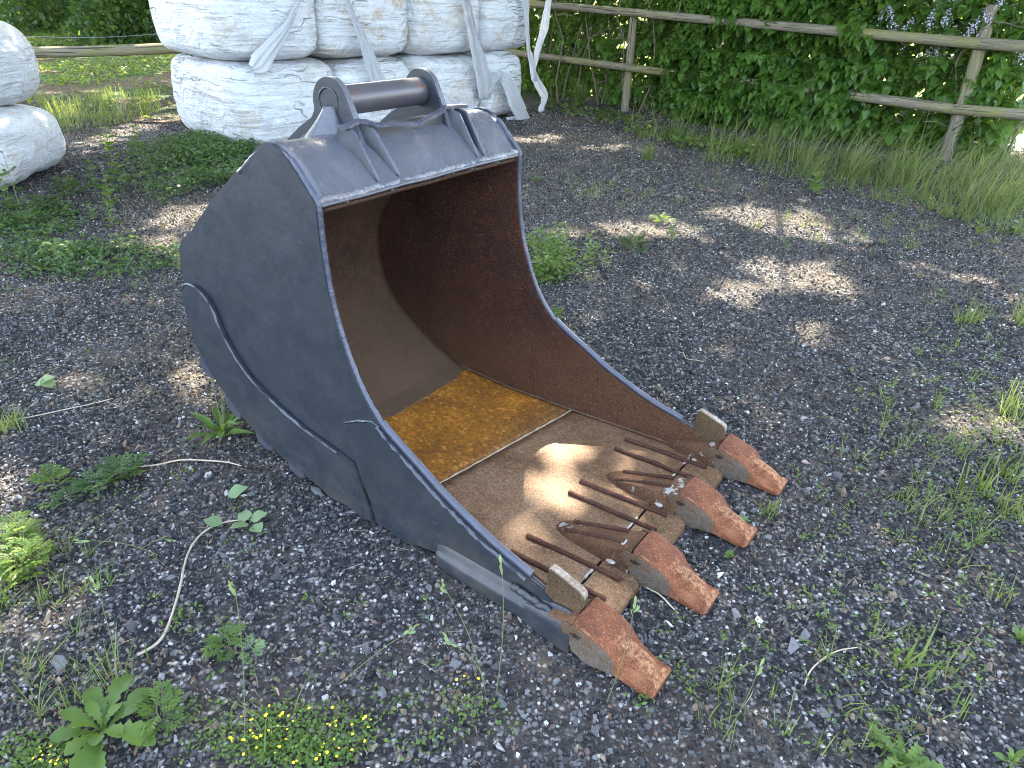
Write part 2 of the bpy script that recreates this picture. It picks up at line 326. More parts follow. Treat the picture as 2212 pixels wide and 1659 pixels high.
def build_gravel():
    shapes = [stone_mesh(i, random.uniform(1, 1.35)) for i in range(8)]
    P = ground_pts(360000, 1.2); n = len(P); px, py, _ = pix(P)
    patch = vnoise(P, 1.3, 4.0)+.5*vnoise(P, 4.5, 9.0); lw = litter_sun_w(px, py)
    keep = rng.random(n) > np.clip(patch*1.0-.12+lw*.35, 0, .75); P = P[keep]; px = px[keep]; py = py[keep]; patch = patch[keep]; lw = lw[keep]; n = len(P)
    s = np.exp(rng.normal(math.log(.0052), .36, n)); big = rng.random(n) < .006; s[big] *= rng.uniform(1.6, 2.8, big.sum()); s = np.minimum(s, .018)*(1+.05*np.maximum(P[:, 1]-4, 0))
    u = rng.random(n); s = np.where(u > .92, s*.82, s); P[:, 2] = s*.25 + rng.random(n)*.002
    v = rng.random(n)[:, None]
    dark = np.array([.022, .023, .026])*(1-v**1.6)+np.array([.115, .116, .118])*v**1.6
    mid = np.array([.11, .112, .118])*(1-v)+np.array([.22, .22, .222])*v
    light = np.array([.34, .34, .345])*(1-v)+np.array([.66, .65, .62])*v
    warm = np.array([.14, .095, .075])*(1-v)+np.array([.30, .21, .17])*v
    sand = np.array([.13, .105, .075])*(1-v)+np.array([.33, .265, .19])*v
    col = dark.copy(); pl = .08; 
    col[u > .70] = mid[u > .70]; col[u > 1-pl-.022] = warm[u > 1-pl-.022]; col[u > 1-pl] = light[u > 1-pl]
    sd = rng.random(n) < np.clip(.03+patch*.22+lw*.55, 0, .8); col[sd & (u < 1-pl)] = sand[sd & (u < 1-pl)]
    # dusty pale spots
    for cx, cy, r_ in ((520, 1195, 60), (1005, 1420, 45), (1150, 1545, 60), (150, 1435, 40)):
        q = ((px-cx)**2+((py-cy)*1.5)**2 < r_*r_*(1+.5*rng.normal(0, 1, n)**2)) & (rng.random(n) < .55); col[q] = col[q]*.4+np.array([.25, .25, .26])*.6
    rot = rng.uniform(0, 6.28, (n, 3)); scl = s[:, None]*rng.uniform(.75, 1.25, (n, 3))
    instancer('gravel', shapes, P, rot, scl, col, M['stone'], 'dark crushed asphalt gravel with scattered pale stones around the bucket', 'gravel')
build_gravel()
def curl_mesh(i):
    rr = random.Random(i); V = []; F = []; n = 5
    for k in range(n):
        a = k/(n-1)*rr.uniform(1.2, 3.0); w = (.35, .6, .65, .5, .2)[k]*rr.uniform(.6, 1)
        x = math.cos(a)*1.0; z = math.sin(a)*.6
        V += [(x, -w*.5, z+rr.uniform(-.15, .15)), (x, w*.5, z+rr.uniform(-.15, .15))]
    for k in range(n-1): F.append((2*k, 2*k+1, 2*k+3, 2*k+2))
    return me_from('litter_shape', V, F)
def twig_mesh(i):
    rr = random.Random(i+50); pts = [Vector((x, rr.uniform(-.12, .12), rr.uniform(0, .1))) for x in (-1, -.4, .3, 1)]; v, f = tube_vf(pts, [.035, .045, .04, .02], 4); return me_from('twig_shape', v, f)
def build_litter():
    P = ground_pts(130000, 1.15); n = len(P); px, py, _ = pix(P); lw = litter_sun_w(px, py); nn = vnoise(P, 3.0, 2.0)
    keep = rng.random(n) < np.clip(lw*.55*(nn > -.15) + np.clip(nn-.05, 0, 1)*.30 + .015, 0, 1); P = P[keep]; n = len(P)
    s = rng.uniform(.005, .0155, n)*(1+.04*np.maximum(P[:, 1]-4, 0)); P[:, 2] = .007+rng.random(n)*.006
    v = rng.random(n)[:, None]; col = np.array([.14, .095, .062])*(1-v)+np.array([.42, .33, .24])*v
    instancer('dry_catkin_litter', [curl_mesh(i) for i in range(6)], P, rng.uniform(0, 6.28, (n, 3)), np.repeat(s[:, None], 3, 1), col, M['litter'], 'curled dry brown catkins and bud scales lying on the gravel', 'litter')
    P = ground_pts(2600, 1.0); n = len(P); P[:, 2] = .012; s = rng.uniform(.008, .035, n); v = rng.random(n)[:, None]
    rot = np.stack([rng.normal(0, .15, n), rng.normal(0, .15, n), rng.uniform(0, 6.28, n)], 1)
    instancer('twig_litter', [twig_mesh(i) for i in range(4)], P, rot, np.stack([s, s*.7, s*.7], 1), np.array([.16, .12, .085])*(1-v)+np.array([.42, .36, .27])*v, M['litter'], 'short dry straws and twig bits strewn over the gravel', 'litter')
build_litter()

# ==================================================================== BUCKET
PHI = R(34.35148); dv = Vector((math.sin(PHI), math.cos(PHI), 0)); ev = Vector((math.cos(PHI), -math.sin(PHI), 0))
BO = dv*(1.2657656+.4915)+ev*(-1.3)
bucket = thing('excavator_bucket', BO, 'large dark blue-grey excavator bucket with rusty inside and four teeth, lying on the gravel', 'excavator bucket', rz=-PHI)
def hw(x): return float(np.interp(x, [-.95, -.03, .65], [.458, .4915, .5205]))
def tmap(o):
    for v in o.data.vertices: v.co.y *= hw(v.co.x)/.4915
    o.data.update(); return o
def prism(name, prof, y0, y1, mat, parent=bucket, bev=.003, taper=True, seg=2, smooth=40, fn=None):
    bm = bmesh.new(); a = [bm.verts.new((x, y0, z)) for x, z in prof]; b = [bm.verts.new((x, y1, z)) for x, z in prof]; n = len(prof)
    bm.faces.new(a); bm.faces.new(b[::-1])
    for i in range(n): bm.faces.new((a[i], b[i], b[(i+1) % n], a[(i+1) % n]))
    bmesh.ops.recalc_face_normals(bm, faces=bm.faces)
    if bev:
        ed = [e for e in bm.edges if len(e.link_faces) == 2 and e.calc_face_angle(0) > .6]
        bmesh.ops.bevel(bm, geom=ed, offset=bev, segments=seg, affect='EDGES', clamp_overlap=True)
    bmesh.ops.triangulate(bm, faces=[f for f in bm.faces if len(f.verts) > 6])
    if fn: fn(bm)
    me = bpy.data.meshes.new(name); bm.to_mesh(me); bm.free()
    o = link(name, me, mat, parent, smooth)
    return tmap(o) if taper else o
def smoothpoly(p, it=1):
    p = [tuple(q) for q in p]
    for _ in range(it):
        o = [p[0]]
        for a, b in zip(p, p[1:]): o += [(a[0]*.75+b[0]*.25, a[1]*.75+b[1]*.25), (a[0]*.25+b[0]*.75, a[1]*.25+b[1]*.75)]
        o.append(p[-1]); p = o
    return p
TOP = [(-.562, 1.082), (-.463, 1.147), (-.438, 1.162), (-.406, 1.170), (-.376, 1.168), (-.349, 1.157), (-.321, 1.136), (-.293, 1.109), (-.27, 1.082), (-.246, 1.058), (-.228, 1.040)]
FRONT = [(-.223, 1.027), (-.224, .963), (-.221, .881), (-.212, .791), (-.194, .701), (-.170, .630), (-.139, .551), (-.093, .472), (-.052, .426), (-.030, .400), (.054, .349), (.131, .307), (.199, .265), (.322, .209), (.42, .172), (.523, .145), (.581, .128)]
BACK = [(-.749, .951), (-.916, .812), (-.982, .772), (-1.006, .74), (-1.01, .69), (-1.018, .62), (-1.022, .549), (-1.016, .467), (-.996, .380), (-.960, .316), (-.901, .252), (-.830, .196), (-.762, .149), (-.679, .105), (-.559, .070), (-.444, .047), (-.355, .030), (-.237, .016), (-.151, .010), (-.084, .008), (.0, .010), (.098, .016), (.167, .028), (.189, .030)]
side_prof = TOP + smoothpoly(FRONT, 1) + [(.66, .085), (.695, .050), (.70, .012), (.60, .004), (.205, .004)] + BACK[::-1]
def inner_rust(o):
    me = o.data; me.materials.clear(); me.materials.append(M['paint']); me.materials.append(M['rust_wall']); me.materials.append(M['paint_lit_edge'])
    return o
for sd in (-1, 1):
    o = prism('side_plate', side_prof, sd*.4915, sd*(.4915-.010), M['paint'], bev=.003)
    inner_rust(o)
    for p in o.data.polygons:
        n_ = p.normal; c_ = p.center
        if abs(n_.y) < .5 and c_.x > -.5 and n_.x*1+n_.z > .3: p.material_index = 2  # forward and upward edges take the painted highlight
    # rusty inner face plate
    i = prism('inner_side_plate', [(-.222, 1.024), (-.262, 1.036), (-.40, 1.06), (-.56, 1.03)] and ([(-.60, 1.00), (-.45, 1.06), (-.30, 1.055), (-.232, 1.022)] + smoothpoly(FRONT, 1) + [(.66, .085), (.695, .050), (.70, .012), (.60, .004), (.205, .004)] + BACK[::-1][:-1]), sd*(.4915-.0115), sd*(.4915-.021), M['rust_wall'], bev=.003)
    if sd == 1: i['label'] = 'dark rusty inner face with brown bloom'
# thicker front strip of the side (steps 4 mm proud), from apex to nose
SEAM = [(-.566, 1.068), (-.511, .953), (-.448, .818), (-.374, .682), (-.311, .571), (-.228, .409), (-.209, .365), (-.150, .210), (-.128, .149), (-.101, .091), (-.084, .012)]
strip = [(-.555, 1.079)] + TOP[1:] + smoothpoly(FRONT, 1) + [(.66, .083), (.69, .050), (.60, .010), (.205, .010), (.18, .034), (.167, .030), (.098, .018), (.0, .012), (-.08, .010)] + SEAM[::-1][1:]
strip = [(x-.0 if True else x, z) for x, z in strip]
for sd in (-1, 1):
    prism('front_strip', [(x*.999-.0006, z*.999) for x, z in strip], sd*.4925, sd*.4985, M['paint'], bev=.0012)
lower = [(-.195, .351), (-.065, .405), (-.032, .395)] + [p for p in smoothpoly(FRONT, 1) if p[0] > -.02] + [(.66, .081), (.685, .048), (.6, .014), (.21, .014), (.184, .038), (.098, .022), (0, .014), (-.078, .014), (-.101, .091), (-.128, .149), (-.150, .210)]
for sd in (-1, 1):
    prism('lower_side_cutter', [(x-.0010, z-.0010) for x, z in lower], sd*.4990, sd*.5045, M['paint'], bev=.002)
for sd in (-1, 1):
    pp = resample([Vector((x-.0015, sd*.4935, z)) for x, z in SEAM[:7]], .03); q = tube('seam_groove', pp, .0019, M['dark'], bucket, 6); tmap(q)
    pp = resample([Vector((x, sd*.4995, z)) for x, z in ((-.197, .352), (-.13, .385), (-.066, .407), (-.034, .398))], .01); q = tube('cross_weld', pp, [.0035+.001*nz(p, 50) for p in pp], M['weldline'], bucket, 6, .4); tmap(q)
# wear plate on heel
WEARIN = [(-1.010, .592), (-.995, .612), (-.956, .625), (-.908, .619), (-.87, .600), (-.843, .572), (-.825, .538), (-.811, .499), (-.790, .461), (-.762, .428), (-.723, .385), (-.681, .350), (-.589, .308), (-.5, .275), (-.412, .250), (-.323, .236), (-.237, .224), (-.155, .206), (-.135, .149), (-.108, .091), (-.092, .014)]
wearp = WEARIN + [(x, z) for x, z in BACK[::-1] if -1.03 < x < -.1 and z < .56]
for sd in (-1, 1):
    w_ = prism('heel_wear_plate', wearp, sd*.4925, sd*.510, M['paint'], bev=.003)
    segs = WEARIN[:17]; pp = resample([Vector((x, sd*.5085, z)) for x, z in smoothpoly(segs, 1)], .012)
    b_ = tube('weld_bead', pp, [.0055+.0015*nz(p, 30) for p in pp], M['weldline'], w_, 7, .5); tmap(b_)
    g_ = tube('open_slot', [Vector((x, sd*.5105, z)) for x, z in ((-.125, .140), (-.112, .105), (-.104, .080))], .0035, M['dark'], w_, 6); tmap(g_)
# rounded rim along the curved front edge, and its weld
RIM = [p for p in smoothpoly(FRONT, 1) if -.036 < p[0] < .53]
RIMP = [(-.034, .405)] + RIM + [(.53, .142)]
for sd in (-1, 1):
    pp = resample([Vector((x+.004, sd*.4875, z+.006)) for x, z in RIMP], .02)
    o = tube('rim_bar', pp, .0115, M['paint_lit_edge'], bucket, 10); tmap(o)
    pp = resample([Vector((x-.006, sd*.505, z-.007)) for x, z in RIMP], .009)
    q = tube('weld_bead', pp, [.0055+.002*nz(p, 60, 3) for p in pp], M['weldline'], o, 6, .7); tmap(q)
    up = [p for p in smoothpoly(TOP[6:]+FRONT, 1) if p[0] < -.03]
    pp = resample([Vector((x, sd*.4865, z)) for x, z in up], .012)
    q = tube('edge_weld', pp, [.0085+.0016*nz(p, 45, 1) for p in pp], M['paint_lit_edge'], bucket, 8, .12); tmap(q)
# outer shell following the back, inner shell from the survey
def offset(p, d):
    out = []
    for i, (x, z) in enumerate(p):
        a = p[max(i-1, 0)]; b = p[min(i+1, len(p)-1)]; tx, tz = b[0]-a[0], b[1]-a[1]; L = math.hypot(tx, tz); out.append((x+d*tz/L*-1, z+d*tx/L))
    return out
outer = (TOP[::-1]+BACK)
outer = offset(outer, .019)      # inward
BOX_FRONT = [(x, z) for x, z in outer]
def strip_mesh(name, prof, y, mat, parent=bucket, thick=.012, ny=24, ampl=.0, smooth=50, flip=False, taper=True):
    V = []; F = []; n = len(prof)
    for j in range(ny+1):
        yy = -y+2*y*j/ny
        for (x, z) in prof:
            dd = ampl*noise.noise(Vector((x*7, yy*7, z*7))); V.append((x+dd*.5, yy, z+dd))
    for j in range(ny):
        for i in range(n-1):
            a = j*n+i; q = (a, a+1, a+n+1, a+n); F.append(q[::-1] if flip else q)
    me = me_from(name, V, F); o = link(name, me, mat, parent, smooth)
    if taper: tmap(o)
    md = o.modifiers.new('thickness', 'SOLIDIFY'); md.thickness = thick; md.offset = -1
    return o
panel = [(-.222, 1.018), (-.236, 1.032), (-.262, 1.060), (-.287, 1.091), (-.312, 1.117), (-.340, 1.140), (-.370, 1.154), (-.402, 1.158), (-.435, 1.150), (-.47, 1.129), (-.56, 1.064)]
strip_mesh('top_box_panel', smoothpoly(panel, 1), .480, M['paint_sky_lit'], ny=40, ampl=.004, thick=.010)
shellout = [(-.56, 1.064)] + offset([(-.562, 1.082)]+BACK, .016)[1:-3] + [(.10, .020), (.30, .012), (.60, .008)]
strip_mesh('outer_shell', smoothpoly(shellout, 1), .480, M['paint'], ny=6, thick=.012)
INR = [(-.226, 1.012), (-.32, 1.040), (-.45, 1.045), (-.60, .975), (-.74, .885), (-.824, .819), (-.908, .715), (-.944, .633), (-.954, .552), (-.943, .446), (-.915, .36), (-.851, .28), (-.764, .207), (-.654, .14), (-.556, .088), (-.52, .070), (-.44, .055)]
strip_mesh('inner_back_shell', smoothpoly(INR, 2), .4715, M['rust_back'], ny=30, ampl=.003, thick=.010, flip=True)
for sd in (-1, 1):
    pp = resample([Vector((x, sd*.4700, z)) for x, z in ((-.36, .985), (-.31, .86), (-.27, .74), (-.20, .60), (-.12, .47), (-.05, .36))], .02); q = tube('wall_seam', pp, .0025, M['dark'], bucket, 6); tmap(q)
# floor: ochre plate between two crooked welds, then the lip plate
def fz(x): return float(np.interp(x, [-.60, -.556, -.52, -.40, -.25, .05, .50, .745], [.112, .088, .076, .060, .044, .036, .034, .028]))
def w1(y): return -.540-.030*(y+.05)/.5      # rear weld, skewed
def w2(y): return .005+.115*(y)/.75+(.02 if False else 0)  # front weld, skewed
def floor_patch(name, fa, fb, mat, nx=16, ny=40, lift=0, ym=.4715, amp=.0025):
    V = []; F = []
    for j in range(ny+1):
        y = -ym+2*ym*j/ny
        for i in range(nx+1):
            x = fa(y)+(fb(y)-fa(y))*i/nx; dd = amp*noise.noise(Vector((x*6, y*6, 3))); V.append((x, y*hw(x)/.4915, fz(x)+lift+dd))
    for j in range(ny):
        for i in range(nx): a = j*(nx+1)+i; F.append((a, a+1, a+nx+2, a+nx+1))
    o = link(name, me_from(name, V, F), mat, bucket, 60); md = o.modifiers.new('thickness', 'SOLIDIFY'); md.thickness = .010; md.offset = -1; return o
floor_patch('floor_plate', w1, w2, M['ochre'])
floor_patch('lip_plate', lambda y: w2(y)+.004, lambda y: .604, M['lip'], lift=.0)
for f_, nm in ((w1, 'rear_weld_bead'), (w2, 'front_weld_bead')):
    pp = [Vector((f_(y)+.003*noise.noise(Vector((y*14, 0, 1))), y*hw(f_(y))/.4915, fz(f_(y))+.002)) for y in np.linspace(-.468, .468, 90)]
    tube(nm, pp, [.0042+.0022*nz(p, 50, 2) for p in pp], M['weld_raw'], bucket, 6, .6, flat=.6)
for sd in (-1, 1):   # welds where floor and shell meet the sides
    ip = smoothpoly(INR[4:], 1)+[(x, fz(x)) for x in np.linspace(-.5, .58, 30)]
    pp = resample([Vector((x+.004, sd*.4690, z+.004)) for x, z in ip], .012)
    q = tube('corner_weld', pp, [.0048+.0015*nz(p, 40, 5) for p in pp], M['rust_back'], bucket, 6, .4); tmap(q)
# base edge in front of the crack
def cutting_edge():
    YS = [-.5115+.341*k for k in range(4)]; pts = []
    prof = [(.612, .5)]; V = []; top = []
    left = -.512; right = .512
    outl = [(.612, left), (.70, left)]
    for k in range(3):
        a = YS[k]+.062; b = YS[k+1]-.062
        outl += [(.700, a-.012), (.738, a+.012), (.746, a+.024), (.747, b-.022), (.738, b-.010), (.700, b+.012)]
    outl += [(.70, right), (.612, right)]
    bm = bmesh.new(); A = [bm.verts.new((x, y, fz(x)+.001)) for x, y in outl]; B = [bm.verts.new((x, y, .004)) for x, y in outl]; n = len(outl)
    bm.faces.new(A[::-1]); bm.faces.new(B)
    for i in range(n): bm.faces.new((A[i], A[(i+1) % n], B[(i+1) % n], B[i]))
    bmesh.ops.recalc_face_normals(bm, faces=bm.faces)
    ed = [e for e in bm.edges if e.calc_face_angle(0) > .6]; bmesh.ops.bevel(bm, geom=ed, offset=.0025, segments=2, affect='EDGES')
    bmesh.ops.triangulate(bm, faces=[f for f in bm.faces if len(f.verts) > 6])
    me = bpy.data.meshes.new('cutting_edge'); bm.to_mesh(me); bm.free(); return link('cutting_edge', me, M['lip'], bucket, 40)
cutting_edge()
for y0, y1 in ((-.33, -.275), (-.225, -.18), (.125, .16), (.40, .45), (-.06, .02), (.28, .33)):
    pp = [Vector((.604+.003*noise.noise(Vector((y*30, 1, 1))), y, fz(.6)+.001)) for y in np.linspace(y0, y1, 8)]
    tube('joint_weld', pp, .0045, M['whitepaint'], bucket, 6, .6, flat=.45)
def blob(name, x, y, z, sx, sy, sz, mat, parent=bucket, seed=0, rz=0):
    bm = bmesh.new(); bmesh.ops.create_icosphere(bm, subdivisions=3, radius=1)
    for v in bm.verts:
        k = 1+.35*noise.noise(v.co*2.2+Vector((seed*3.1, seed, 0))); c = v.co*k; a = c.x*sx; b = c.y*sy
        v.co = Vector((x+a*math.cos(rz)-b*math.sin(rz), y+a*math.sin(rz)+b*math.cos(rz), z+c.z*sz))
    me = bpy.data.meshes.new(name); bm.to_mesh(me); bm.free(); return link(name, me, mat, parent, 180)
for i, (x, y, sx, sy) in enumerate([(.57, -.20, .007, .018), (.625, .455, .010, .024)]):
    blob('paint_spot', x, y, fz(x)+.002, sx, sy, .0035, M['whitepaint'], seed=i)
# rods welded on lip (w, s0, s1 from the survey)
ROD = [(.900, .918, .358, .682), (.817, .827, .357, .683), (.560, .573, .356, .680), (.479, .484, .357, .684), (.209, .218, .366, .694), (.120, .121, .368, .695)]
def rod(y0, y1, x0, x1, z0, z1, r=.0088, parent=bucket, bow=.0):
    pp = []
    for t in np.linspace(0, 1, 26):
        x = x0+(x1-x0)*t; pp.append(Vector((x, y0+(y1-y0)*t+.0025*noise.noise(Vector((x*9, y0*7, 0))), z0+(z1-z0)*t+bow*math.sin(math.pi*t))))
    return tube('wear_rod', pp, [r*(1+.10*nz(p, 40)) for p in pp], M['rod'], parent, 9, .25)
for a, b, x0, x1 in ROD: rod(a-.4915, b-.4915, x0, x1, fz(x0)+.006, fz(x1)+.005)
rod(.535, .560, .455, .640, .048, .070, .0085)

# teeth, adapters
YT = [-.5115+.341*k for k in range(4)]
def loft(secs, closed=True):
    V = []; F = []; n = len(secs[0])
    for s_ in secs: V += s_
    for i in range(len(secs)-1):
        for k in range(n): a = i*n+k; b = i*n+(k+1) % n; F.append((a, a+n, b+n, b))
    F.append(tuple(range(n))); F.append(tuple(len(V)-1-k for k in range(n))); return V, F
def tooth_mesh():
    # x, half width, z edge, z crown, z ridge centre, z bottom
    st = [(.000, .061, .119, .122, 0, .024), (.005, .063, .121, .124, 0, .014), (.045, .063, .111, .114, 0, .006), (.090, .062, .098, .101, 0, .006), (.112, .061, .088, .095, .2, .008),
          (.130, .059, .066, .089, 1, .010), (.150, .058, .050, .083, 1, .008), (.175, .057, .036, .074, 1, .005), (.200, .057, .027, .062, 1, .002), (.222, .057, .024, .047, 1, .002), (.236, .056, .024, .035, 0, .003), (.243, .051, .020, .027, 0, .007)]
    secs = []
    for x, h, ze, zc, rg, zb in st:
        rw = .34 if rg else .62; zm = ze+.002*rg
        secs.append([(x, -h, zb+.008), (x, -h*1.0, (zb+ze)/2), (x, -h, ze-.006), (x, -h*.93, ze), (x, -h*(.58 if rg else .8), zm+(0 if rg else (zc-ze)*.6)), (x, -h*rw, zc-(.004 if rg else 0)), (x, 0, zc+.001), (x, h*rw, zc-(.004 if rg else 0)),
                     (x, h*(.58 if rg else .8), zm+(0 if rg else (zc-ze)*.6)), (x, h*.93, ze), (x, h, ze-.006), (x, h, (zb+ze)/2), (x, h, zb+.008), (x, h*.8, zb), (x, -h*.8, zb)])
    v, f = loft(secs); me = me_from('tooth', v, f); me.materials.append(M['tooth']); me.materials.append(M['tooth_side'])
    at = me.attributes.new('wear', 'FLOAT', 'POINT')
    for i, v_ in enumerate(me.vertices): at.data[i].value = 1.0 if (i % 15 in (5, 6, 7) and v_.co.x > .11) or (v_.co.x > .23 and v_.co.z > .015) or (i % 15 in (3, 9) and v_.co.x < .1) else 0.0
    for p in me.polygons:
        if abs(p.normal.y) > .8 and p.center.x < .125: p.material_index = 1
    return me
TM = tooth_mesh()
cheek_prof = [(.006, .108), (-.012, .110), (-.024, .108), (-.033, .099), (-.035, .086), (-.026, .066), (-.008, .044), (.010, .026), (.028, .013), (.044, .005), (.060, .003), (.074, .010), (.092, .016), (.108, .022), (.102, .050), (.070, .078), (.030, .096)]
def lump(me_o, amp, s):
    for v in me_o.data.vertices: v.co += v.co.normalized()*amp*noise.noise(v.co*s)
for k, yc in enumerate(YT):
    tm = TM.copy() if k else TM
    tilt = (-.01, .004, -.012, .006)[k]
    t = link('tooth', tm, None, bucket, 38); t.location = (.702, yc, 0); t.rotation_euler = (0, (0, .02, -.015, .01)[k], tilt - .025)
    if k == 0:
        pass
    md = t.modifiers.new('round', 'BEVEL'); md.width = .0022; md.segments = 1; md.limit_method = 'ANGLE'; md.angle_limit = R(35)
    for sd in (-1, 1):
        c = prism('tooth_cheek', cheek_prof, sd*.0585, sd*.0632, M['tooth_side'], t, .0022, False)
    for sd in (-1, 1):
        hole = blob('pin_hole', .012, sd*.0635, .084, .015, .0012, .0070, M['dark'], t, 0); 
        for q in (-.006, .008):
            v, f = tube_vf([(.012+q, sd*.060, .084-q*.3), (.012+q, sd*.0658, .084-q*.3)], .0042, 10); link('retaining_pin', me_from('retaining_pin', v, f), M['rod'], t, 40)
    # adapter nose behind the cap
    a_inner = k in (1, 2)
    if a_inner:
        secs = []
        for x, h, zt in ((.412, .010, .036), (.425, .024, .042), (.45, .034, .050), (.50, .042, .064), (.56, .047, .078), (.62, .051, .092), (.665, .054, .103), (.697, .057, .112)):
            secs.append([(x, yc-h*1.22, .022), (x, yc-h*1.08, .02+(zt-.02)*.6), (x, yc-h, zt-.005), (x, yc-h*.8, zt), (x, yc+h*.8, zt), (x, yc+h, zt-.005), (x, yc+h*1.08, .02+(zt-.02)*.6), (x, yc+h*1.22, .022)])
        v, f = loft(secs); a = link('adapter', me_from('adapter', v, f), M['adapter'], bucket, 50); lump(a, .0012, 40)
        rod(yc-.028, yc-.020, .455, .655, .052, .104, .0075, a); rod(yc+.022, yc+.034, .460, .645, .055, .102, .0072, a)
        for i, (x, y, z, sx, sy, sz) in enumerate([(.640, -.068, .050, .020, .010, .008), (.66, -.02, .1005, .014, .020, .003), (.688, .03, .107, .005, .024, .003)]):
            blob('paint_spot', x, yc+y, z, sx*.8, sy*.8, min(sz*.6, .009), M['whitepaint'], a, seed=i+k*5)
    else:
        s_ = -1 if k == 0 else 1
        secs = []
        for x, h, zt in ((.44, .010, .030), (.50, .030, .055), (.56, .042, .078), (.62, .052, .095), (.665, .056, .104), (.697, .058, .112)):
            secs.append([(x, yc-h*1.12, .006), (x, yc-h*1.1, .02+(zt-.02)*.6), (x, yc-h, zt-.006), (x, yc-h*.8, zt), (x, yc+h*.8, zt), (x, yc+h, zt-.006), (x, yc+h*1.1, .02+(zt-.02)*.6), (x, yc+h*1.12, .006)])
        v, f = loft(secs); a = link('adapter', me_from('adapter', v, f), [M['adapter'], M['paint']], bucket, 50); lump(a, .0015, 30)
        for p in a.data.polygons:
            if p.normal.y*s_ > .5 and p.center.x < .69: p.material_index = 1
        # upright flame-cut corner guard
        yo = -.5255 if k == 0 else .5255; yi = yo-s_*.026
        gp = [(.583, .085), (.587, .170), (.592, .209), (.602, .214), (.688, .186), (.701, .175), (.703, .160), (.695, .100)]
        g = prism('corner_guard', gp, yo, yi, M['guard'], bucket, .002, False)
        g.data.materials.append(M['cut_edge'])
        for p in g.data.polygons:
            if p.center.z > .15 and abs(p.normal.y) < .4 and (p.normal.z > .3 or p.normal.x > .5): p.material_index = 1
        for i in range(5): blob('weld_lump', .60+i*.021, yo+s_*.002, .092+.004*math.sin(i*2), .013, .008, .010, M['adapter'], g, seed=i+20*k)
        blob('paint_spot', .674, yo-s_*.045, .107, .012, .016, .003, M['whitepaint'], g, seed=40*k)
# lower corner castings (rounded shroud outside the lower edge)
for sd in (-1, 1):
    secs = []
    for x, w, zt in ((.186, .004, .040), (.194, .018, .058), (.215, .028, .066), (.30, .031, .068), (.42, .031, .068), (.52, .030, .068), (.58, .030, .076), (.63, .028, .084), (.665, .025, .088), (.692, .018, .080)):
        y0 = .500*hw(x)/.4915; dz = .004*noise.noise(Vector((x*9, sd, 0)))
        se = [(x, sd*(y0-.006), .002), (x, sd*(y0+w*.8), .003), (x, sd*(y0+w), .016), (x, sd*(y0+w*.98), .045), (x, sd*(y0+w*.90), .058), (x, sd*(y0+w*.55), zt-.004+dz), (x, sd*(y0+.006), zt+.024+dz), (x, sd*(y0-.006), zt+.032)]
        secs.append(se if sd < 0 else se[::-1])
    v, f = loft(secs); o = link('corner_shroud', me_from('corner_shroud', v, f), M['paint'], bucket, 60)
    md = o.modifiers.new('round', 'SUBSURF'); md.levels = md.render_levels = 2
    # lumpy painted weld over the nose between casting and side
    for i in range(9):
        x = .50+i*.021; blob('weld_lump', x, sd*(.505*hw(x)/.4915+.012), .098-.0022*i+.004*math.sin(i*3), .019, .010, .012, M['paint'] if i < 6 else M['paint_lit_edge'], o, seed=i+70)
# transverse wear bars under the heel, their ends show past the side
PADS = [((-.991, .339), (-.913, .264)), ((-.874, .206), (-.771, .157)), ((-.710, .124), (-.603, .087)), ((-.533, .060), (-.435, .040)), ((-.355, .030), (-.247, .019)), ((-.168, .013), (-.084, .008)), ((-.013, .012), (.097, .014))]
for (xa, za), (xb, zb) in PADS:
    L = math.hypot(xb-xa, zb-za); tx, tz = (xb-xa)/L, (zb-za)/L; nx_, nz_ = tz, -tx
    th = .046 if za > .1 else (.036 if za > .05 else .020)
    pr = [(xa+tx*L*t+nx_*th*b, max(.001, za+tz*L*t+nz_*th*b)) for t, b in ((-.02, -.6), (.0, .1), (.08, .65), (.22, .95), (.5, 1.05), (.78, .95), (.92, .65), (1, .1), (1.02, -.6))]
    o = prism('heel_wear_bar', pr, -.505, .505, M['paint_lit_edge'] if za > .05 else M['paint'], bucket, .006)

# lip of the top box: heavy irregular weld
pp = [Vector((-.2295+.004*noise.noise(Vector((y*11, 5, 1))), y, 1.030+.005*noise.noise(Vector((y*17, 2, 8)))+.003*noise.noise(Vector((y*60, 2, 8))))) for y in np.linspace(-.478, .478, 240)]
o = tube('lip_weld', pp, [.0095+.0045*nz(p, 28, 4)+.002*nz(p, 90, 2) for p in pp], M['weld'], bucket, 12, .35, flat=1.3)
pp = [Vector((-.255+.003*noise.noise(Vector((y*8, 5, 4))), y, 1.054+.002*noise.noise(Vector((y*13, 2, 8))))) for y in np.linspace(-.475, .475, 160)]
tube('panel_weld', pp, [.004+.002*nz(p, 28, 6) for p in pp], M['paint_sky_lit'], bucket, 8, .35, flat=.6)
for sd in (-1, 1):
    pp = resample([Vector((x, sd*.477, z+.003)) for x, z in panel[1:]], .012); tube('panel_end_weld', pp, [.007+.002*nz(p, 40, 6) for p in pp], M['paint_sky_lit'], bucket, 8, .4)
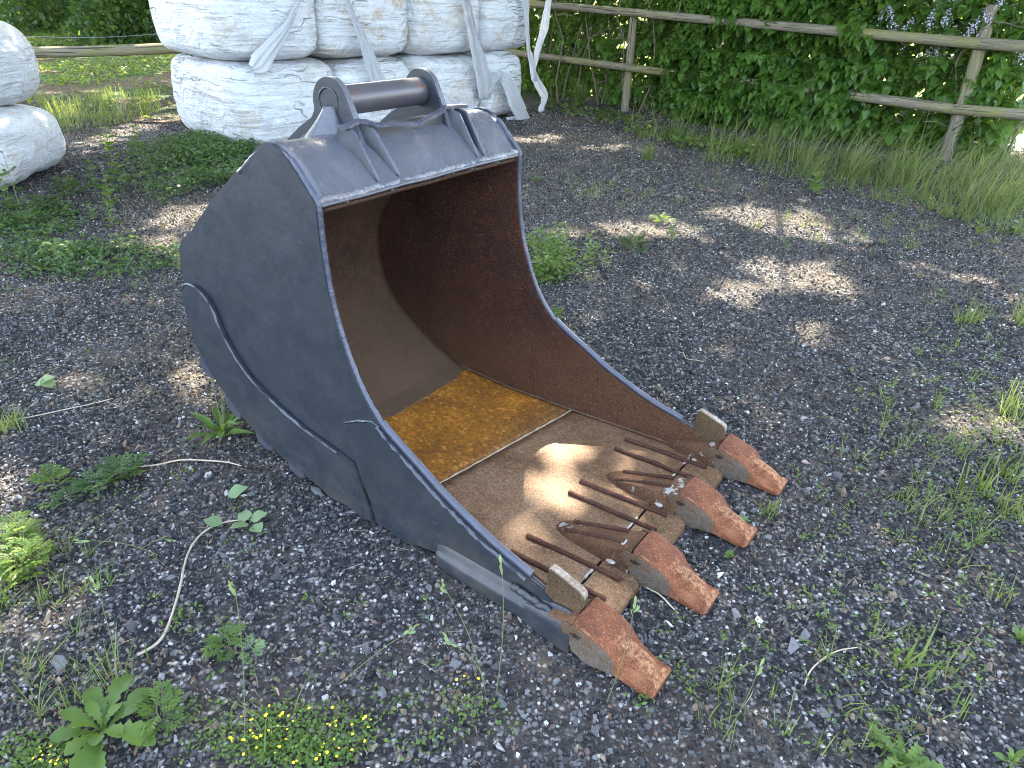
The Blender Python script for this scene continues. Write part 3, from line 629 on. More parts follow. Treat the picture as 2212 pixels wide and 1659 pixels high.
# hanger ears
def arc(cx, cz, r_, a0, a1, n): return [(cx+r_*math.cos(R(a0+(a1-a0)*i/n)), cz+r_*math.sin(R(a0+(a1-a0)*i/n))) for i in range(n+1)]
EAR = [(-.310, 1.105), (-.344, 1.206)] + arc(-.443, 1.243, .0725, 33, 192, 24)[0:] + [(-.515, 1.218), (-.53, 1.195), (-.60, 1.155), (-.72, 1.070), (-.80, .995), (-.83, .90), (-.70, .93), (-.55, 1.05), (-.42, 1.13)]
for y0, y1 in ((-.2165, -.188), (.188, .2165)):
    e = prism('hanger_ear', EAR, y0, y1, M['paint'], bucket, .003, False)
    e.data.materials.append(M['paint_sky_lit'])
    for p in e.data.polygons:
        if abs(p.normal.y) < .5 and p.normal.z > -.2: p.material_index = 1  # upper ear edges take the painted sky light
    s_ = -1 if y0 < 0 else 1; yo = y0 if y0 < 0 else y1
    v, f = tube_vf([(-.443, yo-s_*.004, 1.246), (-.443, yo+s_*.0012, 1.246)], .040, 40); pl_ = link('pin_end', me_from('pin_end', v, f), M['paint'], e, 40)
    pp = [Vector((-.443+.040*math.cos(a), yo+s_*.001, 1.246+.040*math.sin(a))) for a in np.linspace(.3, 5.6, 50)]
    tube('weld_bead', pp, .0035, M['paint'], e, 6, .6)
    # outer half-cone stiffener
    V = []; F = []; n = 16; m = 10
    for j in range(m+1):
        t = j/m
        for i in range(n+1):
            a = math.pi*i/n; rad = .016+(.100-.016)*t**1.25; zz = 1.235-(1.235-1.13)*t; cx_ = -.437
            V.append((cx_+rad*.72*math.cos(a), yo+s_*rad*math.sin(a)*1.0, zz-.012*math.cos(a)*t))
    for j in range(m):
        for i in range(n): a = j*(n+1)+i; F.append((a, a+1, a+n+2, a+n+1) if s_ > 0 else (a, a+n+1, a+n+2, a+1))
    o = link('cone_stiffener', me_from('cone_stiffener', V, F), M['paint_sky_lit'], bucket, 60); md = o.modifiers.new('thickness', 'SOLIDIFY'); md.thickness = .008
    pp = [Vector((-.437+.100*.72*math.cos(a), yo+s_*.100*math.sin(a), 1.138-.012*math.cos(a))) for a in np.linspace(0, math.pi, 40)]
    tube('weld_bead', pp, [.008+.003*nz(p, 60, 2) for p in pp], M['paint_sky_lit'], o, 8, .4)
v, f = tube_vf([(-.443, y, 1.246) for y in np.linspace(-.19, .19, 12)], .0435, 40); link('hanger_pin', me_from('hanger_pin', v, f), M['pin'], bucket, 40)
v, f = tube_vf([(-.443, .178, 1.246), (-.443, .187, 1.246)], .0475, 40); link('pin_collar', me_from('pin_collar', v, f), M['paint'], bucket, 40)
v, f = tube_vf([(-.443, -.187, 1.246), (-.443, -.178, 1.246)], .0475, 40); link('pin_collar', me_from('pin_collar', v, f), M['paint'], bucket, 40)
# gussets: plates running down the front panel, in pairs that spread a little
def gusset(yt, yb, th=.013):
    V = []; prof = [(-.345, 1.202), (-.300, 1.186), (-.262, 1.113), (-.236, 1.062), (-.232, 1.048), (-.262, 1.05), (-.33, 1.10), (-.365, 1.13)]
    def yy(x): t = (x+.345)/.113; return yt+(yb-yt)*t
    bm = bmesh.new(); A = [bm.verts.new((x, yy(x)-th/2, z)) for x, z in prof]; B = [bm.verts.new((x, yy(x)+th/2, z)) for x, z in prof]; n = len(prof)
    bm.faces.new(A); bm.faces.new(B[::-1])
    for i in range(n): bm.faces.new((A[i], B[i], B[(i+1) % n], A[(i+1) % n]))
    bmesh.ops.recalc_face_normals(bm, faces=bm.faces); bmesh.ops.bevel(bm, geom=[e for e in bm.edges if e.calc_face_angle(0) > .6], offset=.002, segments=1, affect='EDGES')
    me = bpy.data.meshes.new('gusset'); bm.to_mesh(me); bm.free(); o = link('gusset', me, [M['paint'], M['paint_lit_edge']], bucket, 40)
    for p in me.polygons:
        if abs(p.normal.y) < .6 and p.normal.x > .2: p.material_index = 1
    for s_ in (-1, 1):
        pp = [Vector((x, yy(x)+s_*(th/2+.002), z+.004)) for x, z in ((-.24, 1.040), (-.262, 1.062), (-.288, 1.089), (-.315, 1.110), (-.34, 1.127))]
        tube('weld_bead', resample(pp, .01), .006, M['paint_sky_lit'], o, 6, .6)
    return o
gusset(-.272, -.240); gusset(-.198, -.150); gusset(.212, .240); gusset(.256, .278)
# wavy tie strap between the ears, and the plate under it
pts = [(-.318, -.292, 1.200), (-.310, -.270, 1.203), (-.318, -.215, 1.210), (-.300, -.19, 1.206), (-.285, -.165, 1.203), (-.292, -.12, 1.200), (-.280, -.02, 1.190), (-.276, .0, 1.190), (-.29, .05, 1.196), (-.312, .13, 1.203), (-.335, .19, 1.208), (-.334, .25, 1.206), (-.316, .28, 1.205), (-.318, .290, 1.205)]
pp = resample(pts, .01); V = []; F = []
for i, p in enumerate(pp):
    p = p-Vector((0, 0, .009 if abs(p.y) < .185 else .003)); V += [(p.x+.004, p.y, p.z+.003), (p.x-.014, p.y, p.z+.005), (p.x-.014, p.y, p.z-.004), (p.x+.004, p.y, p.z-.008)]
for i in range(len(pp)-1):
    for k in range(4): a = i*4+k; b = i*4+(k+1) % 4; F.append((a, b, b+4, a+4))
F.append((3, 2, 1, 0)); F.append(tuple(len(V)-4+k for k in range(4)))
link('tie_strap', me_from('tie_strap', V, F), M['paint_lit_edge'], bucket, 40)
prism('tie_plate', [(-.350, 1.130), (-.352, 1.186), (-.342, 1.186), (-.340, 1.131)], -.188, .188, M['paint'], bucket, .002, False)
for a in bucket.children: pass

# ==================================================================== WRAPPED BALES
def mat_wrap(name, ang, dirt=.5, stain=None, seed=0.0):
    t = NT(name); vec = t.mapping((1, 1, 1), (0, 0, 0), (seed, seed*2, seed*.7))
    base = t.mix(t.noise(2, 4, vec=vec), (.56, .59, .63), (.67, .685, .70))
    lv = t.mapping((.9, .9, 15), (ang*.6, ang*.5, .2), (seed, 0, seed)); lines = t.noise(1.7, 8, .74, vec=lv, dist=.5)
    lv2 = t.mapping((1.2, 1.2, 14), (ang-.9, .6-ang, .9), (seed, 4, seed)); l2 = t.noise(1.1, 7, .7, vec=lv2, dist=.9)
    m1 = t.math('MULTIPLY', t.ramp(lines, [(.50, 0), (.62, 1)]), t.ramp(t.noise(1.7, 5, .6, vec=vec), [(.36, 0), (.56, min(1, dirt*1.2))]))
    c = t.mix(m1, base, (.30, .275, .22))
    m2 = t.math('MULTIPLY', t.ramp(l2, [(.52, 0), (.61, 1)]), t.ramp(t.noise(2.3, 3, .6, vec=t.mapping(loc=(seed+4, 1, 2))), [(.5, 0), (.6, dirt*.8)]))
    c = t.mix(m2, c, (.34, .34, .40))
    sm = t.ramp(t.noise(3.0, 8, .8, vec=t.mapping(loc=(seed+9, 1, 7))), [(.515, 0), (.66, .85)])
    c = t.mix(sm, c, stain or (.46, .38, .27))
    def crease(scale, mp, w_, dist):
        n_ = t.noise(scale, 3, .5, vec=mp, dist=dist); return t.ramp(t.math('ABSOLUTE', t.math('SUBTRACT', n_, .5)), [(0, 1), (w_, 0)])
    c1 = crease(1.5, t.mapping((.5, .5, 3.0), (ang*.5, ang, .3), (seed, 2, seed)), .009, .5); c2 = crease(1.3, t.mapping((.8, .8, 2.2), (.9, -.6, ang), (seed*2, 1, 3)), .007, .4)
    cm = t.math('MULTIPLY', t.math('MAXIMUM', c1, c2), t.ramp(t.noise(1.4, 3, vec=vec), [(.52, 0), (.62, 1)]))
    c = t.mix(t.math('MULTIPLY', cm, .22), c, (.38, .37, .34))
    h = t.math('ADD', t.math('MULTIPLY', lines, .35), t.math('MULTIPLY', l2, .55)); h = t.math('ADD', h, t.math('MULTIPLY', t.noise(3.5, 4, vec=vec, dist=1.5), 1.4)); h = t.math('SUBTRACT', h, t.math('MULTIPLY', cm, .5))
    return t.fin(c, t.ramp(t.noise(5, 3), [(.3, .32), (.7, .5)]), t.bump(h, 1.0, .045), spec=.5)
WR = [mat_wrap('white_bale_wrap_a', .15, .8, seed=1.3), mat_wrap('white_bale_wrap_b', .9, .6, seed=4.1), mat_wrap('white_bale_wrap_c', -.7, .55, seed=7.7), mat_wrap('white_bale_wrap_d', .35, .9, (.38, .24, .10), seed=2.9)]
def bale_mesh(sx, sy, sz, seed, bulge=.05, p=5.5, N=34, fold=.012, ang=.15):
    V = []; F = []; ids = {}
    def vert(x, y, z):
        k = (round(x, 5), round(y, 5), round(z, 5))
        if k in ids: return ids[k]
        c = Vector((x, y, z)); L = (abs(x)**p+abs(y)**p+abs(z)**p)**(1/p); c = c/L
        q = Vector((c.x*sx/2, c.y*sy/2, c.z*sz/2)); n_ = Vector((c.x/sx, c.y/sy, c.z/sz)).normalized()
        b = bulge*(1-abs(c.z)**2)*.6+bulge*.6*noise.noise(q*1.7+Vector((seed, 0, 0)))
        f = fold*noise.noise(Vector((q.x*2+seed, q.y*2, q.z*18+(q.x+q.y)*ang*18)))+fold*.6*noise.noise(Vector((q.x*9+seed, q.y*9, q.z*9)))
        q = q+n_*(b+f); ids[k] = len(V); V.append(q+Vector((0, 0, sz/2))); return ids[k]
    g = [math.tan((-1+2*i/N)*math.pi/4) for i in range(N+1)]
    for ax in range(3):
        for s_ in (-1, 1):
            for i in range(N):
                for j in range(N):
                    q = []
                    for a, b in ((g[i], g[j]), (g[i+1], g[j]), (g[i+1], g[j+1]), (g[i], g[j+1])):
                        c = [0, 0, 0]; c[ax] = s_; c[(ax+1) % 3] = a; c[(ax+2) % 3] = b; q.append(vert(*c))
                    F.append(q if s_ > 0 else q[::-1])
    return me_from('bale', V, F)
U = Vector((.692, .722, 0)); Vd = Vector((-.800, .600, 0)); CO = Vector((-2.75, 7.77, 0)); UA = math.atan2(U.y, U.x)
def bale(t0, t1, z0, h, depth, seed, mat, label, p=5.5, shift=0, fold=.012):
    w_ = t1-t0; c = CO+U*((t0+t1)/2)+Vector((-U.y, U.x, 0))*(depth/2+shift)
    o = thing('wrapped_bale', (c.x, c.y, z0), label, 'bale', 'white wrapped bales in the stacks', UA)
    o2 = link('plastic_wrap', bale_mesh(w_+.02, depth, h, seed, p=p, fold=fold), mat, o, 180); return o
B = {}
B['b1'] = bale(-.12, 1.09, 0, .87, 1.75, 1.1, WR[0], 'wide creased white bale at the bottom left corner of the row', 6.5, fold=.008)
B['b2'] = bale(1.09, 2.17, 0, .85, 1.7, 2.2, WR[1], 'white wrapped bale in the bottom row seen behind the hanger pin')
B['b3'] = bale(2.17, 3.31, 0, .84, 1.7, 3.3, WR[2], 'white wrapped bale in the bottom row, brown stained, behind the right hanger ear')
B['b4'] = bale(3.31, 4.08, 0, .86, 1.7, 4.4, WR[1], 'narrow white wrapped bale at the right end of the bottom row with torn film')
B['t1'] = bale(-.20, .90, .86, .90, 1.85, 5.5, WR[0], 'white wrapped bale with orange smears on top of the left corner bale', 6, -.03, fold=.008)
B['t2'] = bale(.90, 2.16, .845, .9, 1.7, 6.6, WR[3], 'brown stained wrapped bale, second in the top row')
B['t3'] = bale(2.16, 3.28, .84, .9, 1.7, 7.7, WR[2], 'clean white wrapped bale, third in the top row')
B['t4'] = bale(3.28, 4.22, .85, .9, 1.7, 8.8, WR[1], 'white wrapped bale at the right end of the top row with dangling film')
# second stack at the left edge of the picture
for nm, z0, h, cx_, cy_, sx, sy, rz_, sd_, mt, lab in (('wrapped_bale', 0, .60, -4.84, 6.22, 1.40, 1.5, .12, 9.1, WR[2], 'sagging white wrapped bale at the bottom of the left edge stack with grey film bands'),
                                                ('wrapped_bale', .575, .70, -4.88, 6.28, 1.25, 1.45, .05, 10.2, WR[1], 'white wrapped bale on top of the left edge stack')):
    o = thing(nm, (cx_, cy_, z0), lab, 'bale', 'white wrapped bales in the stacks', rz_); link('plastic_wrap', bale_mesh(sx, sy, h, sd_, .07, 3.6, fold=.010, ang=.8), mt, o, 180)
# loose film tails (parts of their bales)
def mat_film():
    t = NT('loose_film'); l = t.noise(9, 5, .6, vec=t.attr('uvw', 'GEOMETRY', 'Vector')); c = t.mix(t.ramp(l, [(.5, 0), (.68, .5)]), (.58, .60, .63), (.36, .34, .30))
    t.fin(c, .38, t.bump(l, .8, .012), spec=.5)
    tr = t.n.new('ShaderNodeBsdfTranslucent'); tr.inputs[0].default_value = (.8, .82, .85, 1); mx = t.n.new('ShaderNodeMixShader'); mx.inputs[0].default_value = .3; t.l(t.b.outputs[0], mx.inputs[1]); t.l(tr.outputs[0], mx.inputs[2]); t.l(mx.outputs[0], t.out.inputs[0]); return t.m
M['film'] = mat_film()
NF = Vector((U.y, -U.x, 0))
def facept(px, py, off=.10): return onplane(px, py, CO+NF*off, NF)
def ribbon(ctrl, parent, seed=0, folds=5, amp=.02, nm='loose_film', nu=14):
    """ctrl: (px,py,width m,offset from the bale faces)"""
    pts = [(facept(a, b, d), w_) for a, b, w_, d in ctrl]; P = []; 
    for (p, w_), (q, w2_) in zip(pts, pts[1:]):
        n = max(2, int((q-p).length/.02))
        for i in range(n): P.append((p.lerp(q, i/n), w_+(w2_-w_)*i/n))
    P.append(pts[-1]); V = []; F = []; uv = []
    for i, (p, w_) in enumerate(P):
        d = (P[min(i+1, len(P)-1)][0]-P[max(i-1, 0)][0]).normalized(); s_ = d.cross(NF).normalized()
        for k in range(nu+1):
            u = k/nu-.5; a = amp*min(1, w_/.08)*math.sin(u*folds*6.28+seed+.8*noise.noise(Vector((i*.08, seed, 0)))) + .02*noise.noise(Vector((i*.06, u*3, seed)))+.035*(1-4*u*u)*min(1, w_/.1)
            V.append(p+s_*(u*w_*(1+.12*noise.noise(Vector((i*.15, seed, 4)))))+NF*a); uv.append((u*6, i*.03, seed))
    for i in range(len(P)-1):
        for k in range(nu): a = i*(nu+1)+k; F.append((a, a+1, a+nu+2, a+nu+1))
    me = me_from(nm, V, F); at = me.attributes.new('uvw', 'FLOAT_VECTOR', 'POINT'); at.data.foreach_set('vector', np.array(uv, np.float32).ravel())
    o = link(nm, me, M['film'], None, 180); o.parent = parent; o.matrix_parent_inverse = parent_inv(parent); return o
def parent_inv(p):
    return (Matrix.Translation(p.location) @ p.rotation_euler.to_matrix().to_4x4()).inverted()
ribbon([(745, -12, .05, .16), (765, 40, .07, .17), (790, 100, .13, .17), (815, 170, .20, .14), (838, 215, .22, .12)], B['t2'], 1, 3)
ribbon([(652, -10, .03, .12), (625, 50, .07, .14), (590, 100, .16, .15), (560, 140, .22, .14), (545, 150, .10, .12)], B['t1'], 2, 3, .015)
ribbon([(1003, -12, .10, .16), (1015, 50, .12, .18), (1030, 110, .20, .18), (1045, 170, .26, .17), (1050, 203, .24, .14), (1050, 212, .12, .12)], B['t3'], 3, 6)
ribbon([(1052, 205, .05, .16), (1062, 175, .08, .17), (1078, 160, .12, .18), (1095, 175, .20, .2), (1110, 215, .26, .2), (1128, 250, .22, .16), (1140, 262, .10, .10)], B['b4'], 4, 5)
ribbon([(1128, -12, .10, .10), (1136, 50, .08, .12), (1140, 110, .06, .13), (1148, 145, .10, .13), (1152, 170, .13, .13), (1158, 160, .05, .13)], B['t4'], 5, 3)
ribbon([(1183, -2, .10, .10), (1175, 60, .17, .10), (1160, 110, .10, .12), (1152, 150, .06, .13), (1160, 180, .13, .13), (1176, 205, .16, .13), (1172, 225, .07, .12), (1166, 236, .10, .12), (1174, 236, .04, .1)], B['t4'], 6, 3)
ribbon([(1092, 258, .06, .05), (1115, 258, .10, .10), (1142, 258, .05, .12)], B['b4'], 7, 3, .012)

# ==================================================================== FENCES
def mat_wood():
    t = NT('weathered_fence_wood'); r_ = t.attr('gl', 'GEOMETRY', 'Vector')
    g = t.noise(3, 6, .7, vec=t.mapping((1.2, 14, 14), src=r_)); c = t.ramp(g, [(.3, (.10, .085, .062)), (.5, (.20, .175, .13)), (.7, (.33, .30, .235))])
    al = t.ramp(t.noise(1.5, 5, .65, vec=r_), [(.46, 0), (.64, .75)]); c = t.mix(al, c, (.22, .22, .060))
    cr_ = t.ramp(t.noise(2.2, 3, .5, vec=t.mapping((.35, 16, 16), (0, 0, 0), (2, 2, 2), r_)), [(.335, 1), (.365, 0)]); c = t.mix(t.math('MULTIPLY', cr_, .85), c, (.02, .016, .012))
    return t.fin(c, .85, t.bump(t.math('SUBTRACT', g, cr_), .8, .012), spec=.2)
M['wood'] = mat_wood()
def log(name, a, b, r_, parent, r2=None, seed=0):
    a = Vector(a); b = Vector(b); n = max(4, int((b-a).length/.12)); pts = []; rad = []
    for i in range(n+1):
        t = i/n; p = a.lerp(b, t)+Vector((noise.noise(Vector((t*3, seed, 1))), noise.noise(Vector((t*3, seed, 5))), noise.noise(Vector((t*3, seed, 9)))))*.012*min(1, (b-a).length)
        pts.append(p); rad.append((r_+((r2 or r_)-r_)*t)*(1+.04*noise.noise(Vector((t*9, seed, 3)))))
    v, f = tube_vf(pts, rad, 16); me = me_from(name, v, f); L = (b-a).length; uv = []
    for i in range(n+1):
        for k in range(16): uv.append((i/n*L+seed*3, math.cos(k/16*6.283)*.1+seed, math.sin(k/16*6.283)*.1))
    at = me.attributes.new('gl', 'FLOAT_VECTOR', 'POINT'); at.data.foreach_set('vector', np.array(uv, np.float32).ravel())
    o = link(name, me, M['wood'], None, 50); o.parent = parent; o.matrix_parent_inverse = parent_inv(parent); return o
P1 = G(1350, 240); P2 = G(2040, 345); FD = (P2-P1).normalized(); FN = Vector((-FD.y, FD.x, 0)); FN = FN if FN.y < 0 else -FN
fence = thing('round_rail_fence', P1, 'weathered round-rail wooden fence standing in front of the lilac hedge on the right', 'fence')
log('post', P1-Vector((0, 0, .1)), P1+Vector((0, 0, 1.30)), .062, fence, .058, 1)
log('post', P2-Vector((0, 0, .1)), P2+Vector((.02, 0, 1.56)), .068, fence, .064, 2)
P0 = P1-FD*4.6; log('post', P0-Vector((0, 0, .1)), P0+Vector((0, 0, 1.4)), .06, fence, .06, 3)
P3 = P2+FD*4.4; log('post', P3-Vector((0, 0, .1)), P3+Vector((0, 0, 1.45)), .06, fence, .06, 4)
def fp(px, py, off=.09): return onplane(px, py, P1+FN*off, FN)
def ext(a, b, t): return a+(b-a)*t
a = fp(1147, 8); b = fp(2124, 95); log('rail', ext(a, b, -.6), b, .048, fence, .056, 5)
a2 = fp(2118, 94); b2 = fp(2212, 101); log('rail', a2+Vector((0, 0, 0))+(b2-a2)*.02, ext(a2, b2, 8), .056, fence, .056, 6)
a = fp(1160, 120); b = fp(2062, 236); log('rail', ext(a, b, -.6), b, .046, fence, .055, 7)
a2 = fp(2058, 235); b2 = fp(2212, 248); log('rail', a2+(b2-a2)*.02, ext(a2, b2, 6), .055, fence, .055, 8)
t_ = NT('grey_wire'); M['wire'] = t_.fin((.22, .22, .22), .45, metal=.8)
for q in (fp(2119, 95), fp(2059, 235), fp(1372, 33), fp(1354, 142)):
    pp = [q+(FN*math.cos(a)+Vector((0, 0, 1))*math.sin(a))*.058+FD*.012*math.sin(a) for a in np.linspace(0, 6.283, 24)]
    o = tube('wire_tie', pp, .0035, M['wire'], None, 6); o.parent = fence; o.matrix_parent_inverse = parent_inv(fence)
# left fence rail behind the bales
LY = 10.0
lf = thing('left_rail_fence', (-7.2, LY, 0), 'old fence rail spanning the gap between the two bale stacks with a thin wire above', 'fence')
la = onplane(58, 114, (0, LY, 0), Vector((0, 1, 0))); lb = onplane(347, 106, (0, LY, 0), Vector((0, 1, 0)))
log('rail', ext(la, lb, -.5), ext(la, lb, 1.5), .065, lf, .065, 9)
for q in (ext(la, lb, -.35), ext(la, lb, 1.3)): log('post', (q.x, LY+.1, -.1), (q.x, LY+.1, 1.2), .065, lf, .06, 10)
wa = onplane(60, 78, (0, LY, 0), Vector((0, 1, 0))); wb = onplane(347, 73, (0, LY, 0), Vector((0, 1, 0)))
pp = [ext(wa, wb, t)+Vector((0, 0, -.03*math.sin(math.pi*min(1, max(0, t))))) for t in np.linspace(-.35, 1.3, 12)]
o = tube('fence_wire', pp, .004, M['wire'], None, 5); o.parent = lf; o.matrix_parent_inverse = parent_inv(lf)

# ==================================================================== VEGETATION
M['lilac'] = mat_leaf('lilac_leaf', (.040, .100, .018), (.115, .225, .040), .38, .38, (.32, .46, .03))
M['weed'] = mat_leaf('weed_leaf', (.060, .120, .025), (.130, .215, .042), .4, .5, (.36, .46, .05))
M['weed_dark'] = mat_leaf('dark_weed_leaf', (.040, .085, .030), (.080, .145, .045), .35, .5)
M['weed_pale'] = mat_leaf('pale_weed_leaf', (.12, .20, .10), (.20, .28, .13), .3, .6)
M['grass'] = mat_leaf('grass_blade', (.045, .095, .020), (.21, .26, .085), .35, .6, (.38, .46, .07))
M['dry'] = mat_leaf('dry_straw', (.28, .22, .13), (.42, .36, .24), .2, .7, (.5, .45, .3))
M['canopy'] = mat_leaf('canopy_leaf', (.04, .09, .018), (.08, .15, .03), .42, .5, (.42, .52, .10))
t_ = NT('bark'); M['bark'] = t_.fin(t_.mix(t_.noise(12, 6, .7, vec=t_.mapping((1, 1, .2))), (.045, .036, .030), (.12, .10, .085)), .9, t_.bump(t_.noise(12, 6, vec=t_.mapping((1, 1, .2))), 1, .04))
t_ = NT('stem'); M['stem'] = t_.fin(t_.mix(t_.noise(12, 3), (.09, .12, .04), (.17, .17, .07)), .7)
t_ = NT('branch'); M['branch'] = t_.fin(t_.mix(t_.noise(30, 3), (.10, .075, .05), (.22, .18, .14)), .85)
M['flower'] = NT('lilac_flower').fin((.52, .50, .62), .6); M['yellow'] = NT('yellow_flower').fin((.80, .62, .02), .6)
# heart leaf base mesh: x forward (tip), y side, z up
HEART_V = [(0, 0, 0), (.02, -.30, .05), (.30, -.42, .09), (.62, -.25, .04), (1, 0, -.12), (.62, .25, .04), (.30, .42, .09), (.02, .30, .05), (.33, 0, -.01), (.65, 0, -.04)]
HEART_F = [(0, 1, 2, 8), (8, 2, 3, 9), (9, 3, 4, 4), (0, 8, 6, 7), (8, 9, 5, 6), (9, 4, 5, 5)]
HEART_F = [(0, 1, 2), (0, 2, 8), (8, 2, 3), (8, 3, 9), (9, 3, 4), (0, 8, 6), (0, 6, 7), (8, 9, 5), (8, 5, 6), (9, 4, 5)]
SIMPLE_V = [(0, 0, 0), (.35, -.28, .06), (1, 0, -.06), (.35, .28, .06)]; SIMPLE_F = [(0, 1, 2), (0, 2, 3)]
def fpoint(u, off, h): return P1+FD*u+FN*off+Vector((0, 0, h))
def lilac(name, u0, u1, hmax, n, label, seed, leafparts, nfl=0, dens=1.0, mat='lilac', frontfn=None):
    rg = np.random.default_rng(seed); base = fpoint((u0+u1)/2, -.5, 0)
    root = thing(name, (base.x, base.y, 0), label, 'shrub', 'lilac shrubs along the fence')
    u = rg.uniform(u0, u1, n*3); h = rg.uniform(.05, hmax, n*3)**1.0; fr = np.array([frontfn(a, b) for a, b in zip(u, h)])
    nn = np.array([noise.noise(Vector((a*1.6+seed, b*1.9, 3))) for a, b in zip(u, h)]); n2 = np.array([noise.noise(Vector((a*4.5+seed, b*5, 8))) for a, b in zip(u, h)])
    dep = rg.random(n*3)**1.6*1.15
    off = fr+nn*.30+n2*.14-dep
    keep = (rg.random(n*3) < dens*(.55+1.5*np.clip(n2+.15, 0, .5))*(1-.35*(dep > .6))); idx = np.where(keep)[0][:n]
    u, h, off, n2, dep = u[idx], h[idx], off[idx], n2[idx], dep[idx]; m = len(u)
    # keep leaves off the rails' camera side unless they belong to the spill
    bx = np.array(P1)[None]+u[:, None]*np.array(FD)[None]+off[:, None]*np.array(FN)[None]; bx[:, 2] = h
    az = rg.normal(0, .8, m); out = np.array(FN)[None]*np.cos(az)[:, None]+np.array(FD)[None]*np.sin(az)[:, None]
    d = out*rg.uniform(.25, 1.0, m)[:, None]; d[:, 2] = rg.uniform(-1.2, .15, m)
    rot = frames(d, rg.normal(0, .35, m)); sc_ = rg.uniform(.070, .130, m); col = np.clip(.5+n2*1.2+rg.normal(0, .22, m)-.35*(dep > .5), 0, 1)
    order = np.argsort(-off); np_ = min(leafparts, m)
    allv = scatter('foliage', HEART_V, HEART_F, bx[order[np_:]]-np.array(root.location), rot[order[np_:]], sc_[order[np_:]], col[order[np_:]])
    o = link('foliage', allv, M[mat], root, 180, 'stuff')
    if np_:
        ms = []
        for q in range(6): ms.append(fast_mesh('leaf', np.array(HEART_V)*np.array([1, 1+.1*(q % 3-1), 1+.5*q])*1.0, HEART_F, np.full(len(HEART_V), q/5))); ms[-1].materials.append(M[mat])
        sel = order[:np_] if np_ == m else rg.choice(order[:m//3], np_, replace=False) if False else order[:np_]
        for k, i in enumerate(sel):
            lo = bpy.data.objects.new('leaf', ms[int(col[i]*5.99)]); COL.objects.link(lo); lo.parent = root
            mt = Matrix([[rot[i][a_][b_]*sc_[i] for b_ in range(3)]+[bx[i][a_]-root.location[a_]] for a_ in range(3)]+[[0, 0, 0, 1]]); lo.matrix_local = mt
    # stems
    V = []; F = []
    for q in range(int((u1-u0)*9)):
        uu = rg.uniform(u0, u1); p = fpoint(uu, -.5+rg.normal(0, .25), 0)-root.location; pts = [p]
        for s_ in range(7): p = p+Vector((rg.normal(0, .07), rg.normal(0, .07), hmax/7)); pts.append(p.copy())
        v, f = tube_vf(pts, [.014-.0015*k for k in range(8)], 5, cap=False); F += [tuple(x+len(V) for x in t) for t in f]; V += v
        for b_ in range(5):
            i = rg.integers(1, 7); e_ = pts[i]+Vector((rg.normal(0, .3), rg.normal(-.1, .3), rg.uniform(0, .25))); v, f = tube_vf([pts[i], (pts[i]+e_)/2+Vector((0, 0, .03)), e_], [.006, .005, .003], 4, cap=False); F += [tuple(x+len(V) for x in t) for t in f]; V += v
    link('stem', me_from('stem', V, F), M['branch'], root, 60)
    if nfl:
        for q in range(nfl):
            uu = rg.uniform(u0, u1); hh = rg.uniform(1.0, 1.62); oo = frontfn(uu, hh)+rg.uniform(-.05, .22); c = fpoint(uu, oo, hh)-root.location; m2 = 60
            ax = np.array([rg.normal(0, .3), rg.normal(0, .3), 1]); tt = rg.random(m2); ps = np.array(c)[None]+tt[:, None]*ax[None]*.14+rg.normal(0, 1, (m2, 3))*(.035*(1-tt*.7))[:, None]
            fm = scatter('flower_cluster', [(0, 0, 0), (.5, -.5, .2), (1, 0, 0), (.5, .5, .2)], [(0, 1, 2), (0, 2, 3)], ps, frames(rg.normal(0, 1, (m2, 3)), rg.uniform(0, 6, m2)), np.full(m2, .016)); link('flower_cluster', fm, M['flower'], root)
    return root
FL = (P2-P1).length
def front_mid(u, h):
    t = u/FL; b = math.exp(-((t-.47)/.30)**4)
    f = (.52*b*(1-.3*h) if h < .95 else .0*b) - .12
    if h > 1.15: f = -.05 + .10*math.exp(-((t-.62)/.18)**2)
    if t < .12: f = -.30
    if t > .80 and h < 1: f = -.10
    if h < .15: f -= .15
    return f
lilac('lilac_shrub', -3.2, .35, 2.2, 13000, 'shaded lilac shrub behind the bale end and the short fence post', 21, 0, frontfn=lambda u, h: -.35)
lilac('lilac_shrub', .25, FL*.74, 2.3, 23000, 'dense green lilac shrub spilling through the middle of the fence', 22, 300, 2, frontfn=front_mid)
lilac('lilac_shrub', FL*.70, FL+.50, 2.3, 9500, 'flowering lilac shrub around the tall leaning fence post', 23, 120, 22, .9, frontfn=front_mid)

